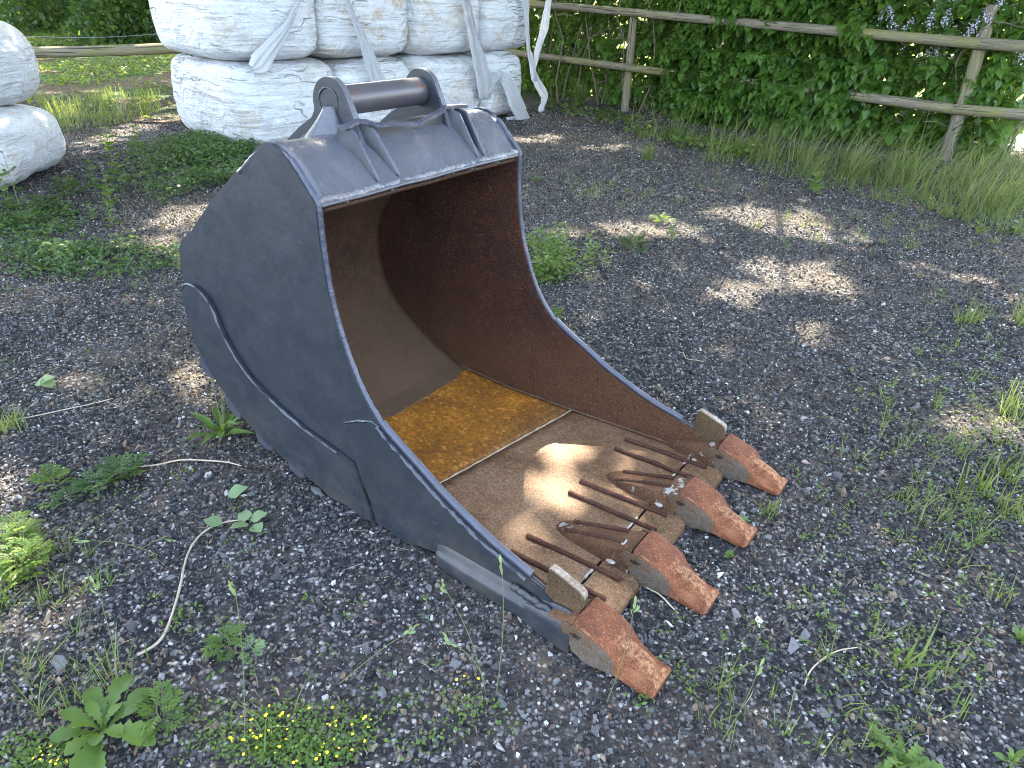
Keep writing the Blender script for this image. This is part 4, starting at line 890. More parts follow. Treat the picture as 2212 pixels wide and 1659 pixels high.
def is_lit(px, py, jit):
    m = np.zeros(len(px), bool)
    for cx, cy, rx, ry, sl in LIT:
        dx = px-cx; dy = py-cy-sl*dx; m |= ((dx/(rx*1.12+6))**2+(dy/(ry*1.2+3))**2) < 1+jit*(.35 if 1080 < cx < 1400 and 960 < cy < 1130 else 1)
    return m
LIT = [(1690, 478, 135, 26, .14), (1810, 512, 75, 16, .1), (1600, 462, 55, 12, .1), (1730, 597, 140, 30, .16), (1590, 640, 60, 20, .2), (1620, 575, 70, 12, .2), (1755, 722, 52, 24, .1), (1985, 582, 62, 12, .12), (2090, 602, 80, 13, .12), (2190, 650, 30, 10, .1),
       (1350, 497, 95, 14, .03), (1480, 497, 55, 14, .35), (1240, 500, 40, 10, 0), (2120, 912, 115, 30, .28), (2010, 900, 35, 14, 0), (1165, 300, 42, 8, 0), (1300, 316, 45, 5, 0), (30, 1180, 75, 110, .2), (20, 1060, 50, 40, 0), (55, 1290, 60, 40, .5),
       (270, 285, 110, 14, -.32), (345, 222, 40, 16, 0), (390, 470, 70, 20, -.3), (330, 520, 60, 16, 0), (400, 548, 40, 12, 0), (430, 850, 45, 30, .5), (380, 800, 40, 20, 0), (130, 828, 75, 16, -.1), (240, 210, 30, 8, 0), (120, 545, 40, 10, 0),
       (1265, 1005, 160, 40, -.03), (1165, 1045, 95, 50, .2), (1290, 1075, 50, 12, .1), (1235, 1115, 80, 20, .3), (620, 1600, 60, 18, 0), (1560, 870, 20, 8, 0), (1090, 1000, 60, 40, 0)]
def build_canopy():
    n = 190000; gx = rng.uniform(-8.5, 8.5, n); gy = rng.uniform(-2.6, 13.0, n); h = rng.uniform(4.6, 12.5, n)
    # crown shaped for its shade: leaves set up-sun, gaps cut for sun patches
    P = np.stack([gx, gy, np.zeros(n)], 1); px, py, _ = pix(P)
    ymax = np.where(gx < -4.2, 60, np.interp(gx, [-4, .3, 1.6, 4.9, 7, 9], [12.5, 12.4, 11.9, 8.7, 6.8, 5.2]))
    keep = gy < ymax+rng.normal(0, .25, n)
    jit = np.array([noise.noise(Vector((a*4.2, b*4.2, 1)))*1.1+.45*noise.noise(Vector((a*11, b*11, 4))) for a, b in zip(gx, gy)])
    keep &= ~(is_lit(px, py, jit) & (rng.random(n) < np.where((py > 950) & (px > 1080) & (px < 1420) & (py < 1150), .88, .985)))
    nn = np.array([noise.noise(Vector((a*.9, b*.9, 5)))+.6*noise.noise(Vector((a*2.6, b*2.6, 7))) for a, b in zip(gx, gy)])
    left = (gx < -3.6) & (gy > 8.3); keep &= ~(left & (nn > .34))
    x = gx-.046*h; y = gy+.819*h
    keep &= (rng.random(n) < .62)
    pos = np.stack([x, y, h], 1)[keep]; m = len(pos)
    d = rng.normal(0, 1, (m, 3)); rot = frames(d, rng.uniform(0, 6.28, m)); scl = rng.uniform(.13, .21, m)
    trunks = [(-5.4, 13.8, 'tall poplar tree standing behind the left part of the bale row'), (-1.6, 14.2, 'tall poplar tree standing behind the right part of the bale row'), (2.6, 13.6, 'tall poplar tree standing behind the lilac hedge'), (8.6, 12.6, 'tall poplar tree standing right of the lilac hedge')]
    own = np.argmin(np.stack([np.abs(pos[:, 0]-tx) for tx, _, _ in trunks]), 0)
    for k, (tx, ty, lab) in enumerate(trunks):
        root = thing('poplar_tree', (tx, ty, 0), lab, 'tree', 'poplars behind the bales and hedge'); q = own == k
        link('crown', scatter('crown', np.array(HEART_V)*1.0, HEART_F, pos[q]-np.array([tx, ty, 0]), rot[q], scl[q]), M['canopy'], root, 180, 'stuff')
        pts = [Vector((0, 0, -.2)), Vector((.05, 0, 2)), Vector((0, -.1, 5)), Vector((.1, -.2, 8)), Vector((0, -.3, 12.5))]; v, f = tube_vf(resample(pts, .5), list(np.linspace(.22, .05, len(resample(pts, .5)))), 12); link('trunk', me_from('trunk', v, f), M['bark'], root, 60)
        V = []; F = []
        for b_ in range(12):
            z0 = random.uniform(4.2, 10); e_ = Vector((random.uniform(-2.0, 2.0), random.uniform(-5.5, 1.0) if b_ < 9 else random.uniform(0, 3), z0+random.uniform(.5, 2.2)))
            mid = Vector((e_.x*.5, e_.y*.5, z0+.35*(e_.z-z0)+.3)); pl = [Vector((0, -.1, z0)), mid, e_]; v, f = tube_vf(pl, [.05, .03, .010], 6, cap=False); F += [tuple(x_+len(V) for x_ in t) for t in f]; V += v
        link('limb', me_from('limb', V, F), M['bark'], root, 60)
build_canopy()
def far_canopy():  # unseen tree added to shade the ground at far left
    n = 52000; gx = rng.uniform(-34, -3.5, n); gy = rng.uniform(12.4, 36, n); h = rng.uniform(5, 12, n); nn = np.array([noise.noise(Vector((a*.45, b*.35, 15)))+.5*noise.noise(Vector((a*1.6, b*1.2, 7))) for a, b in zip(gx, gy)])
    keep = (nn < .30) & (gx < -.25*gy-.3) & (gx > -1.0*gy-3); pos = np.stack([gx-.046*h, gy+.819*h, h], 1)[keep]; m = len(pos)
    root = thing('added_shade_tree', (-14, 41, 0), 'large unseen tree added for shade far behind the left rail', 'tree'); link('crown', scatter('crown', HEART_V, HEART_F, pos-np.array([-14, 41, 0]), frames(rng.normal(0, 1, (m, 3)), rng.uniform(0, 6.28, m)), rng.uniform(.28, .42, m)), M['canopy'], root, 180, 'stuff')
    v, f = tube_vf([Vector((0, 0, -.2)), Vector((.1, 0, 4)), Vector((0, .1, 11))], [.4, .3, .12], 12); link('trunk', me_from('trunk', v, f), M['bark'], root, 60)
far_canopy()

# far shrubs at the top left and ground cover behind the rail
def bush(loc, rx, ry, rz_, n, leaf, mat, name, label, cat, group=None, seed=0, nm='foliage'):
    rg = np.random.default_rng(seed+100); root = thing(name, loc, label, cat, group); d = rg.normal(0, 1, (n, 3)); d /= np.linalg.norm(d, axis=1, keepdims=True); d[:, 2] = np.abs(d[:, 2])
    k = 1+.35*np.array([noise.noise(Vector(q)*2.2+Vector((seed, 0, 0))) for q in d]); r_ = (rg.random(n)**.35)*k; pos = d*r_[:, None]*np.array([rx, ry, rz_])
    col = np.clip(.5+rg.normal(0, .25, n)+.6*(k-1), 0, 1); dd = d+rg.normal(0, .7, (n, 3)); link(nm, scatter(nm, HEART_V, HEART_F, pos, frames(dd, rg.uniform(0, 6.28, n)), rg.uniform(.7, 1.3, n)*leaf, col), mat, root, 180, 'stuff')
    st = []; V = []; F = []
    for q in range(5):
        v, f = tube_vf([Vector((0, 0, -.05)), Vector((rg.normal(0, rx*.2), rg.normal(0, ry*.2), rz_*.5)), Vector((rg.normal(0, rx*.4), rg.normal(0, ry*.4), rz_*.85))], [.03*min(1, rz_), .02*min(1, rz_), .008], 5, cap=False); F += [tuple(x_+len(V) for x_ in t) for t in f]; V += v
    link('stem', me_from('stem', V, F), M['branch'], root, 60); return root
for k, (x, y, rx, h) in enumerate([(-27, 30, 5, 3.2), (-20, 29, 4.5, 3.0), (-14.5, 27, 3.6, 3.2), (-10.5, 23, 2.6, 2.8), (-9, 27, 3.5, 3.2), (-33, 33, 5, 3.3)]):
    bush((x, y, 0), rx, 2.2, h, 9000, .15, M['weed_dark'], 'shrub', ['broad dark green shrub far behind the rail, at the top left corner', 'dark green shrub far behind the rail, left of the gap centre', 'dark shrub far behind the rail near the gap centre', 'nearer dark shrub beside the bale row behind the rail', 'dark shrub far behind the bale row', 'dark shrub far beyond the left frame edge'][k], 'shrub', 'shrubs far behind the left rail', k)
def leafpatch(name, pts, lsize, n_per, mat, label, cat='ground cover', hgt=.08, spread=.08, bv=HEART_V, bf=HEART_F, lit=False, dirz=.6):
    pts = np.asarray(pts); n = len(pts)*n_per; c = np.repeat(pts, n_per, 0); pos = c+np.stack([rng.normal(0, spread, n), rng.normal(0, spread, n), rng.random(n)*hgt+.008], 1)
    d = rng.normal(0, 1, (n, 3)); d[:, 2] = rng.uniform(-.3, dirz, n)
    o = link(name, scatter(name, bv, bf, pos, frames(d, rng.normal(0, .5, n)), rng.uniform(.6, 1.3, n)*lsize), mat, None, 180, 'stuff'); o['label'] = label; o['category'] = cat; return o
P = np.array([(x, y, 0) for x, y in zip(rng.uniform(-24, -3.5, 9000), rng.uniform(10.3, 30, 9000))]); nn = vnoise(P, .55, 3.0); P = P[(nn > .02) & (P[:, 0] < -.25*P[:, 1]-.6) & (P[:, 0] > -.9*P[:, 1]-2)]
leafpatch('ground_cover', P, .06, 12, M['weed'], 'low leafy green ground cover on the dirt behind the left rail', hgt=.10, spread=.28)

# grass
BLV = [(0, -.5, 0), (0, .5, 0), (.35, -.42, 0), (.35, .42, 0), (.70, -.28, 0), (.70, .28, 0), (1, 0, 0)]
def blades(name, pos, L, wid, mat, parent=None, lean=.5, kind='stuff', bend=.5, leandir=None):
    n = len(pos); az = rng.uniform(0, 6.283, n); le = rng.normal(0, lean, n); dirx = np.stack([np.cos(az), np.sin(az)], 1)*np.abs(le)[:, None]
    if leandir is not None: dirx += np.array(leandir)[None]
    L = np.asarray(L)*np.ones(n); V = np.zeros((n, 7, 3)); side = np.stack([-np.sin(az+.6), np.cos(az+.6)], 1)
    for k, (t, s_) in enumerate([(0, -.5), (0, .5), (.35, -.45), (.35, .45), (.72, -.3), (.72, .3), (1, 0)]):
        hx = t*.45+bend*t*t; V[:, k, :2] = pos[:, :2]+dirx*(hx*L)[:, None]+side*(s_*wid); V[:, k, 2] = pos[:, 2]+L*(t-.28*t*t*np.minimum(1, np.linalg.norm(dirx, axis=1)))
    F = np.array([(0, 1, 3), (0, 3, 2), (2, 3, 5), (2, 5, 4), (4, 5, 6)]); Fa = (F[None]+(np.arange(n)*7)[:, None, None]).reshape(-1, 3)
    me = fast_mesh(name, V.reshape(-1, 3), Fa, np.repeat(rng.random(n), 7)); o = link(name, me, mat, parent, 180)
    if kind: o['kind'] = kind
    return o
def poly_sample(poly, n):
    xs = [p[0] for p in poly]; ys = [p[1] for p in poly]; out = []
    while len(out) < n:
        x = random.uniform(min(xs), max(xs)); y = random.uniform(min(ys), max(ys)); ins = False
        for (x0, y0), (x1, y1) in zip(poly, poly[1:]+poly[:1]):
            if (y0 > y) != (y1 > y) and x < (x1-x0)*(y-y0)/(y1-y0)+x0: ins = not ins
        if ins: out.append((x, y))
    return out
def gp(poly, n): return np.array([tuple(G(x, y)) for x, y in poly_sample(poly, n)])
pts = np.concatenate([gp([(1850, 350), (2230, 360), (2230, 480), (2100, 462), (1930, 420), (1820, 385)], 3600), gp([(1560, 310), (1850, 340), (1880, 405), (1700, 375), (1600, 345)], 1500), gp([(1300, 270), (1500, 290), (1640, 350), (1480, 325)], 420)])
cl = vnoise(pts, 5.0, 6.0); pts = pts[cl > rng.uniform(-.12, .55, len(pts))]
L = rng.uniform(.14, .48, len(pts))*np.where(rng.random(len(pts)) < .2, 1.4, 1); o = blades('tall_grass', pts, L*rng.uniform(.7, 1.25, len(pts)), .0080, M['grass'], lean=.7, leandir=(.3, -.05), bend=.6); o['label'] = 'tall loose grass at the foot of the fence and hedge'; o['category'] = 'grass'
q_ = pts[rng.random(len(pts)) < .22]+np.array([.02, .03, 0]); o = blades('dead_grass', q_, rng.uniform(.1, .45, len(q_)), .005, M['dry'], lean=1.1, bend=.9); o['label'] = 'dead straw-coloured stems among the tall grass by the fence'; o['category'] = 'grass'
q_ = gp([(1500, 300), (1800, 330), (2212, 430), (2212, 520), (1950, 450), (1700, 390), (1500, 345)], 420); o = blades('grass_fringe', np.repeat(q_, 5, 0)+np.concatenate([rng.normal(0, .02, (len(q_)*5, 2)), np.zeros((len(q_)*5, 1))], 1), rng.uniform(.05, .22, len(q_)*5), .006, M['grass'], lean=1.0, bend=.8); o['label'] = 'ragged short grass where the gravel meets the fence strip'; o['category'] = 'grass'
pts = gp([(75, 215), (345, 200), (350, 250), (230, 275), (105, 290)], 3000); pts = pts[vnoise(pts, 3.5, 2.0) > rng.uniform(-.2, .5, len(pts))]; o = blades('rail_grass', pts, rng.uniform(.05, .26, len(pts)), .009, M['grass'], lean=.4); o['label'] = 'bright grass in the gap between the bale stacks'; o['category'] = 'grass'

# ---- leaf shapes for weeds
def blade_leaf(widths, L=1.0, droop=.35, fold=.12, seed=0, wavy=0.0):
    V = []; F = []; n = len(widths)
    for i, w_ in enumerate(widths):
        t = i/(n-1); z = math.sin(t*1.4)*.30-droop*t*t
        V += [(t*L, -w_, z+fold*w_+wavy*math.sin(i*2.1)), (t*L, 0, z), (t*L, w_, z+fold*w_+wavy*math.sin(i*2.1+1))]
    for i in range(n-1):
        a = i*3; F += [(a, a+1, a+4), (a, a+4, a+3), (a+1, a+2, a+5), (a+1, a+5, a+4)]
    return V, F
def pinnate(n=5, L=1.0, wl=.30, lobed=True):
    V = []; F = []
    def add(o_, d, l_, w_):
        i = len(V); d = Vector(d).normalized(); s_ = Vector((-d.y, d.x, 0)); o_ = Vector(o_)
        V.extend([o_, o_+d*l_*.5+s_*w_+Vector((0, 0, .03)), o_+d*l_-Vector((0, 0, .04)), o_+d*l_*.5-s_*w_+Vector((0, 0, .03))]); F.extend([(i, i+1, i+2), (i, i+2, i+3)])
    for k in range(n):
        t = .25+.6*k/(n-1); l_ = wl*(1.2-.6*abs(t-.5)); z = .22*math.sin(t*2)-.1*t
        for s_ in (-1, 1):
            add((t*L, 0, z), (.75, s_*.8, 0), l_, .075)
            if lobed: add((t*L+l_*.25, s_*l_*.25, z), (1, s_*.2, 0), l_*.5, .045)
    add((L*.8, 0, .12), (1, 0, 0), .32, .09); i = len(V); V.extend([(0, -.015, 0), (0, .015, 0), (L*.9, .01, .12), (L*.9, -.01, .12)]); F.extend([(i, i+1, i+2), (i, i+2, i+3)])
    return V, F
SH = {
 'dandelion': blade_leaf([.015, .02, .055, .035, .10, .06, .15, .10, .19, .16, .20, .13, .03], droop=.45, fold=.25, wavy=.012),
 'plantain': blade_leaf([.02, .02, .03, .055, .08, .09, .085, .06, .03, .005], droop=.5, fold=.5),
 'mugwort': pinnate(4, 1, .42), 'thistle': blade_leaf([.02, .05, .14, .06, .17, .08, .19, .08, .17, .06, .12, .03, .01], droop=.4, fold=.3, wavy=.04),
 'round': (HEART_V, [tuple(f) for f in HEART_F]), 'small': blade_leaf([.02, .14, .20, .15, .02], droop=.2, fold=.2), 'fern': pinnate(7, 1, .24, False)}
def plant(kind, px, py, size, nl, label, mat='weed', name=None, cat='plant', group=None, up=.5, parts=False, tall=0.0, seed=None, stalks=0):
    p = G(px, py); seed = seed if seed is not None else int(px*7+py); rr = random.Random(seed)
    root = thing(name or 'weed_plant', (p.x, p.y, 0), label, cat, group, rr.uniform(0, 6.28)); bv, bf = SH[kind]; bv = np.array([tuple(v) for v in bv], float)
    tr = []
    for k in range(nl):
        a = 6.283*k*.382+rr.uniform(-.3, .3); t = k/max(1, nl-1); el = up*rr.uniform(.3, 1.0)+(t*.6 if not tall else 0); z = tall*t*rr.uniform(.85, 1.0)
        d = Vector((math.cos(a)*math.cos(el), math.sin(a)*math.cos(el), math.sin(el))); s_ = size*rr.uniform(.65, 1.05)*(1-.45*t if not tall else (1-.5*t))
        tr.append(((d.x*.006, d.y*.006, z+.004), d, s_))
    pos = np.array([q[0] for q in tr]); rot = frames(np.array([tuple(q[1]) for q in tr]), np.array([rr.gauss(0, .25) for _ in tr])); scl = np.array([q[2] for q in tr])
    if parts:
        me0 = []
        for c_ in (.2, .5, .9):
            m_ = fast_mesh('leaf', bv*np.array([1, 1+.15*(c_-.5), 1.0+.8*(c_-.5)]), np.array(bf), np.full(len(bv), c_)); m_.materials.append(M[mat]); m_.polygons.foreach_set('use_smooth', [True]*len(m_.polygons)); me0.append(m_)
        for i in range(len(tr)):
            lo = bpy.data.objects.new('leaf', me0[rr.randrange(3)]); COL.objects.link(lo); lo.parent = root; lo.matrix_local = Matrix([[rot[i][a_][b_]*scl[i] for b_ in range(3)]+[pos[i][a_]] for a_ in range(3)]+[[0, 0, 0, 1]])
    else:
        link('leaves', scatter('leaves', bv, np.array(bf), pos, rot, scl, np.array([rr.random() for _ in tr])), M[mat], root, 180)
    if tall:
        pts = [Vector((0, 0, -.01)), Vector((rr.uniform(-.01, .01), rr.uniform(-.01, .01), tall*.5)), Vector((0, 0, tall))]; v, f = tube_vf(pts, [.003, .0025, .0015], 5); link('stem', me_from('stem', v, f), M['stem'], root, 60)
    for q in range(stalks):
        a = rr.uniform(0, 6.28); H = rr.uniform(.22, .34); pts = [Vector((0, 0, 0)), Vector((math.cos(a)*.03, math.sin(a)*.03, H*.6)), Vector((math.cos(a)*.07, math.sin(a)*.07, H))]
        v, f = tube_vf(pts, [.0016, .0014, .0012], 5); s_ = link('flower_stalk', me_from('flower_stalk', v, f), M['stem'], root, 60)
        v, f = tube_vf([pts[2], pts[2]+Vector((0, 0, .012)), pts[2]+Vector((0, 0, .026))], [.002, .0045, .002], 6); link('seed_head', me_from('seed_head', v, f), M['rod'], s_, 60)
    return root
plant('plantain', 485, 945, .185, 22, 'narrow-leaved plantain rosette with dark seed heads beside the heel of the bucket', parts=True, name='plantain', up=.75, stalks=5)
plant('dandelion', 225, 1585, .155, 16, 'large dandelion rosette with broad lobed leaves in the bottom left corner', parts=True, name='dandelion', up=.5)
plant('mugwort', 350, 1560, .085, 15, 'bright cut-leaved seedling to the right of the dandelion rosette', parts=True, name='mugwort', up=.6, tall=.06)
plant('mugwort', 262, 1040, .11, 16, 'feathery mugwort seedling beside the dry straw left of the bucket', 'weed_dark', parts=True, name='mugwort', up=.5, tall=.05)
plant('mugwort', 215, 1060, .09, 12, 'darker mugwort seedling just left of the one by the straw', 'weed_dark', parts=True, name='mugwort', up=.4, tall=.04)
plant('mugwort', 120, 1052, .085, 12, 'bright yellow-green mugwort seedling near the left edge', parts=True, name='mugwort', up=.6, tall=.05)
plant('mugwort', 150, 1085, .075, 11, 'low mugwort seedling under the bright one near the left edge', 'weed_dark', parts=True, name='mugwort', up=.4, tall=.03)
plant('mugwort', 492, 1402, .065, 13, 'cut-leaved seedling beside the thin grass stem below the fallen twig', parts=True, name='mugwort', up=.55, tall=.05)
plant('mugwort', 545, 1415, .05, 10, 'small reddish cut-leaved seedling right of the cut-leaved one', 'weed_pale', parts=True, name='mugwort', up=.4, tall=.03)
for i, (x, y, s_) in enumerate([(15, 1215, .10), (50, 1245, .09), (10, 1290, .10), (60, 1190, .08), (35, 1170, .08), (90, 1225, .07)]):
    plant('mugwort', x, y, s_, 14, ['tall sunlit mugwort at the left edge', 'sunlit mugwort right of the tall one at the left edge', 'lowest sunlit mugwort at the left edge', 'mugwort over the tan litter at the left edge', 'uppermost sunlit mugwort at the left edge', 'outermost small mugwort of the left edge clump'][i], parts=True, name='mugwort', up=.6, tall=.09, group='mugwort clump at the left edge')
plant('thistle', 1945, 1650, .11, 13, 'young thistle rosette at the bottom edge right of centre', parts=True, name='thistle', up=.4)
plant('small', 2182, 1650, .05, 8, 'small broad leaf seedling in the bottom right corner', parts=True, name='weed_plant', up=.5)
plant('small', 2200, 1385, .06, 7, 'leafy seedling at the right edge near the bottom', parts=True, name='weed_plant', up=.7)
plant('round', 1600, 1128, .04, 10, 'pale round-leaved seedling at the tip of the third tooth', 'weed_pale', parts=True, up=.35)
plant('round', 1575, 1205, .028, 5, 'tiny leaf pair between the second and third teeth tips', parts=True, up=.6)
# middle ground
for i, (k, x, y, s_, n, mt, tl, lab) in enumerate([
    ('round', 255, 395, .17, 22, 'weed', .50, 'tall poplar sapling with pale top shoots left of the bucket'),
    ('round', 205, 410, .11, 14, 'weed_dark', .28, 'low poplar sprout left of the tall sapling'),
    ('round', 240, 445, .10, 14, 'weed', .30, 'poplar sprout below the tall sapling'),
    ('round', 245, 490, .08, 14, 'weed', .22, 'small poplar sprout above the fleshy weed'),
    ('round', 200, 475, .08, 12, 'weed_dark', .14, 'leafy sprout left of the small poplar sprout'),
    ('round', 300, 330, .12, 14, 'weed', .30, 'poplar sprout close to the cover patch behind the bucket'),
    ('round', 1757, 418, .14, 14, 'weed', .22, 'poplar seedling in front of the grass strip, right of centre'),
    ('round', 1450, 520, .08, 9, 'weed', .12, 'round-leaved seedling beside the sunlit gravel'),
    ('mugwort', 1425, 485, .10, 12, 'weed', .07, 'yellow-green seedling above the sunlit gravel'),
    ('mugwort', 1365, 545, .13, 20, 'weed_dark', .12, 'grey-green mugwort on the gravel right of the bucket'),
    ('small', 1272, 575, .08, 20, 'weed', .24, 'upright bright willowherb right of the bucket rim'),
    ('small', 1255, 430, .06, 12, 'weed', .18, 'slim upright seedling above the sunlit gravel strip'),
    ('small', 1330, 410, .05, 10, 'weed', .12, 'slim seedling in the dark gravel beyond the bucket'),
    ('mugwort', 1160, 395, .10, 12, 'weed_dark', .03, 'flat mugwort rosette right of the top of the bucket'),
    ('mugwort', 1198, 690, .08, 12, 'weed', .05, 'bright mugwort peeping out from behind the bucket rim'),
    ('dandelion', 85, 470, .16, 12, 'weed_dark', .05, 'leafy weed in front of the left bale stack'),
    ('mugwort', 150, 430, .16, 22, 'weed_dark', .16, 'bushy cut-leaved weed against the left bale stack'),
    ('mugwort', 100, 460, .14, 18, 'weed_dark', .12, 'cut-leaved weed below the left bale stack'),
    ('mugwort', 60, 490, .14, 18, 'weed_dark', .08, 'low cut-leaved weed near the left edge under the stack'),
    ('round', 20, 450, .13, 12, 'weed', .25, 'sprout with pale leaves at the left edge before the stack'),
    ('fern', 45, 455, .12, 14, 'weed_dark', .42, 'tall slender weed standing before the bottom left bale'),
    ('small', 265, 540, .10, 6, 'weed', .06, 'fleshy pale green dock leaf pair left of the bucket'),
    ('small', 75, 530, .07, 8, 'weed', .05, 'low seedling near the left edge above the shaded gravel'),
    ('fern', 480, 285, .16, 16, 'weed_dark', .48, 'tall feathery weed in front of the corner bale'),
    ('plantain', 535, 320, .16, 5, 'weed', .04, 'upright pair of narrow leaves in front of the corner bale'),
    ('dandelion', 330, 260, .14, 12, 'weed', .04, 'leafy weed at the edge of the gap by the corner bale'),
    ('small', 2110, 505, .10, 14, 'weed', .08, 'leafy seedling in the gravel near the right edge'),
    ('round', 2190, 505, .09, 14, 'weed', .10, 'round-leaved seedling at the right edge'),
    ('small', 1905, 858, .05, 5, 'weed', .03, 'two-leaved seedling right of the litter clump'),
    ('small', 1420, 1125, .03, 5, 'weed', .02, 'tiny seedling under the second tooth')]):
    plant(k, x, y, s_, n, lab, mt, name={'round': 'poplar_sprout', 'mugwort': 'mugwort', 'dandelion': 'broadleaf_weed', 'small': 'seedling', 'fern': 'feathery_weed', 'plantain': 'plantain'}[k], up=.55, tall=tl, parts=(k == 'round' and s_ > .1))
def tuft(px, py, h, n, wid, label, mat='grass', lean=.6, name='grass_tuft'):
    p = G(px, py); root = thing(name, (p.x, p.y, 0), label, 'grass tuft', None); pos = np.stack([rng.normal(0, .02+h*.06, n), rng.normal(0, .02+h*.06, n), np.zeros(n)], 1)
    blades('blades', pos, rng.uniform(.5, 1.1, n)*h, wid, M[mat], root, lean, None); return root
for x, y, h, n, w_, lab in [(1250, 225, .42, 110, .008, 'tall grass clump in the shade right of the bale row'), (1400, 345, .22, 90, .006, 'grass tuft on the edge of the gravel below the short post'), (1460, 300, .35, 50, .006, 'loose grass at the foot of the hedge right of the short post'),
    (1385, 300, .14, 60, .006, 'short grass tuft near the short post'), (1640, 330, .42, 50, .006, 'tall thin grass before the hedge middle'), (1540, 350, .5, 40, .005, 'seeding grass stems before the hedge'), (2045, 470, .12, 70, .005, 'round grass tuft on the gravel at the right'),
    (2090, 695, .13, 36, .008, 'broad grass tuft near the right edge above the sunlit patch'), (2115, 1060, .11, 26, .007, 'grass tuft near the right edge below the sunlit patch'), (2170, 1030, .12, 30, .006, 'bright grass tuft by the right edge below the patch'), (2190, 905, .22, 40, .005, 'pale grass in the sunlit patch at the right edge'),
    (2180, 1100, .10, 34, .006, 'lower grass tuft at the right edge'), (1945, 1445, .13, 9, .010, 'coarse sprawling grass plant near the bottom right'), (1840, 990, .08, 8, .006, 'small sprawling grass on open gravel'), (1285, 425, .2, 14, .004, 'slim grass stems right of the bucket top'),
    (1430, 1180, .07, 9, .007, 'grass blades beneath the second tooth'), (1660, 1110, .07, 30, .004, 'fine grass by the tip of the third tooth'), (1830, 385, .30, 90, .005, 'grass tuft at the gravel edge left of the leaning post'), (1950, 395, .34, 120, .005, 'thick grass below the leaning post'),
    (265, 250, .30, 22, .006, 'pale dry dandelion stalks in the gap between the stacks'), (2200, 700, .18, 26, .007, 'grass at the right edge in the middle'), (2160, 1290, .09, 16, .005, 'thin tuft near the lower right edge'), (30, 925, .10, 40, .005, 'dark fine grass at the left edge by the straw'), (255, 1480, .16, 20, .004, 'wispy grass above the dandelion'),
    (1550, 1500, .14, 10, .004, 'thin pale grass under the tip of the first tooth, further down'), (550, 1600, .14, 14, .004, 'thin grass among the yellow flowers')]:
    tuft(x, y, h, n, w_, lab, 'dry' if 'dry' in lab else 'grass')
# flowering grass stems in the foreground
def stem_grass(x0, y0, x1, y1, h, label, curve=.0, nsp=4):
    a = G(x0, y0); b = onplane(x1, y1, a+Vector((0, .0, 0))+rayd(x1, y1).normalized()*0, Vector((0, 1, 0)))
    if b.z < .02 or abs(b.z) > .6: b = Vector((b.x, b.y, h))
    root = thing('seeding_grass_stem', a, label, 'grass stem'); pts = []
    for t in np.linspace(0, 1, 12): pts.append((b-a)*t+Vector((curve*math.sin(t*3.14), 0, .02*math.sin(t*3.14))))
    v, f = tube_vf(pts, list(np.linspace(.0013, .0007, 12)), 5); link('stem', me_from('stem', v, f), M['stem'], root, 60)
    dd = (pts[-1]-pts[-3]).normalized()
    for q in range(nsp):
        sp = blade_leaf([.01, .10, .14, .08, .0], droop=.1, fold=.4)
        m = fast_mesh('spikelet', np.array(sp[0]), np.array(sp[1]), np.full(len(sp[0]), .9)); m.materials.append(M['weed_pale']); o = bpy.data.objects.new('spikelet', m); COL.objects.link(o); o.parent = root
        e_ = (dd+Vector((random.uniform(-.4, .4), random.uniform(-.3, .3), random.uniform(-.1, .3)))).normalized(); fr_ = frames(np.array([tuple(e_)]), np.array([random.uniform(0, 6)]))[0]; at_ = pts[-1]-dd*.010*q
        s_ = .028; o.matrix_local = Matrix([[fr_[a_][b_]*s_ for b_ in range(3)]+[at_[a_]] for a_ in range(3)]+[[0, 0, 0, 1]])
for i, q in enumerate([(1072, 1500, 1083, 1222, .3), (1050, 1500, 955, 1262, .3), (528, 1610, 507, 1265, .3), (258, 1490, 205, 1262, .25), (730, 1480, 890, 1360, .12), (1050, 1480, 968, 1385, .1), (300, 1190, 395, 1268, .05), (1310, 1520, 1370, 1310, .15), (1560, 1600, 1640, 1440, .1), (345, 1200, 180, 1185, .05)]):
    stem_grass(*q, ['grass stem with a plump seed head rising before the corner shroud', 'arching grass stem with drooping seed head left of the first tooth', 'straight grass stem with seed head left of bottom centre', 'leaning grass stem with seed head above the dandelion', 'low grass stem pointing right with a long seed head', 'short grass stem with seed head left of the first tooth', 'flat grass stem with seed head over the fallen twig', 'thin grass stem in front of the teeth', 'pale seeding stem near the bottom right', 'bent pale grass stem near the left side'][i], .01)
# twigs and straws
def lay(name, pxs, rads, mat, label, cat, z=.014, seg=7):
    pts = [G(x, y)+Vector((0, 0, z)) for x, y in pxs]; base = pts[0].copy(); base.z = 0; root = thing(name, base, label, cat); pp = smooth3([p-base for p in pts]); n = len(pp)
    v, f = tube_vf(pp, list(np.interp(np.linspace(0, 1, n), np.linspace(0, 1, len(rads)), rads)), seg, .3); link('stem', me_from('stem', v, f), mat, root, 60); return root
def smooth3(p, it=2):
    for _ in range(it):
        o_ = [p[0]]
        for a, b in zip(p, p[1:]): o_ += [a.lerp(b, .25), a.lerp(b, .75)]
        o_.append(p[-1]); p = o_
    return p
M['twigbark'] = NT('twig_bark').fin((.34, .29, .21), .8)
tw = lay('fallen_twig', [(300, 1423), (350, 1395), (372, 1345), (393, 1270), (398, 1235), (412, 1190), (440, 1155), (480, 1135), (540, 1128)], [.0036, .004, .0034, .0028, .002], M['twigbark'], 'fallen pale twig with five wilted green leaves lying left of the bucket', 'twig')
wl = blade_leaf([.02, .30, .42, .40, .30, .16, .02], droop=.05, fold=.12, wavy=.03)
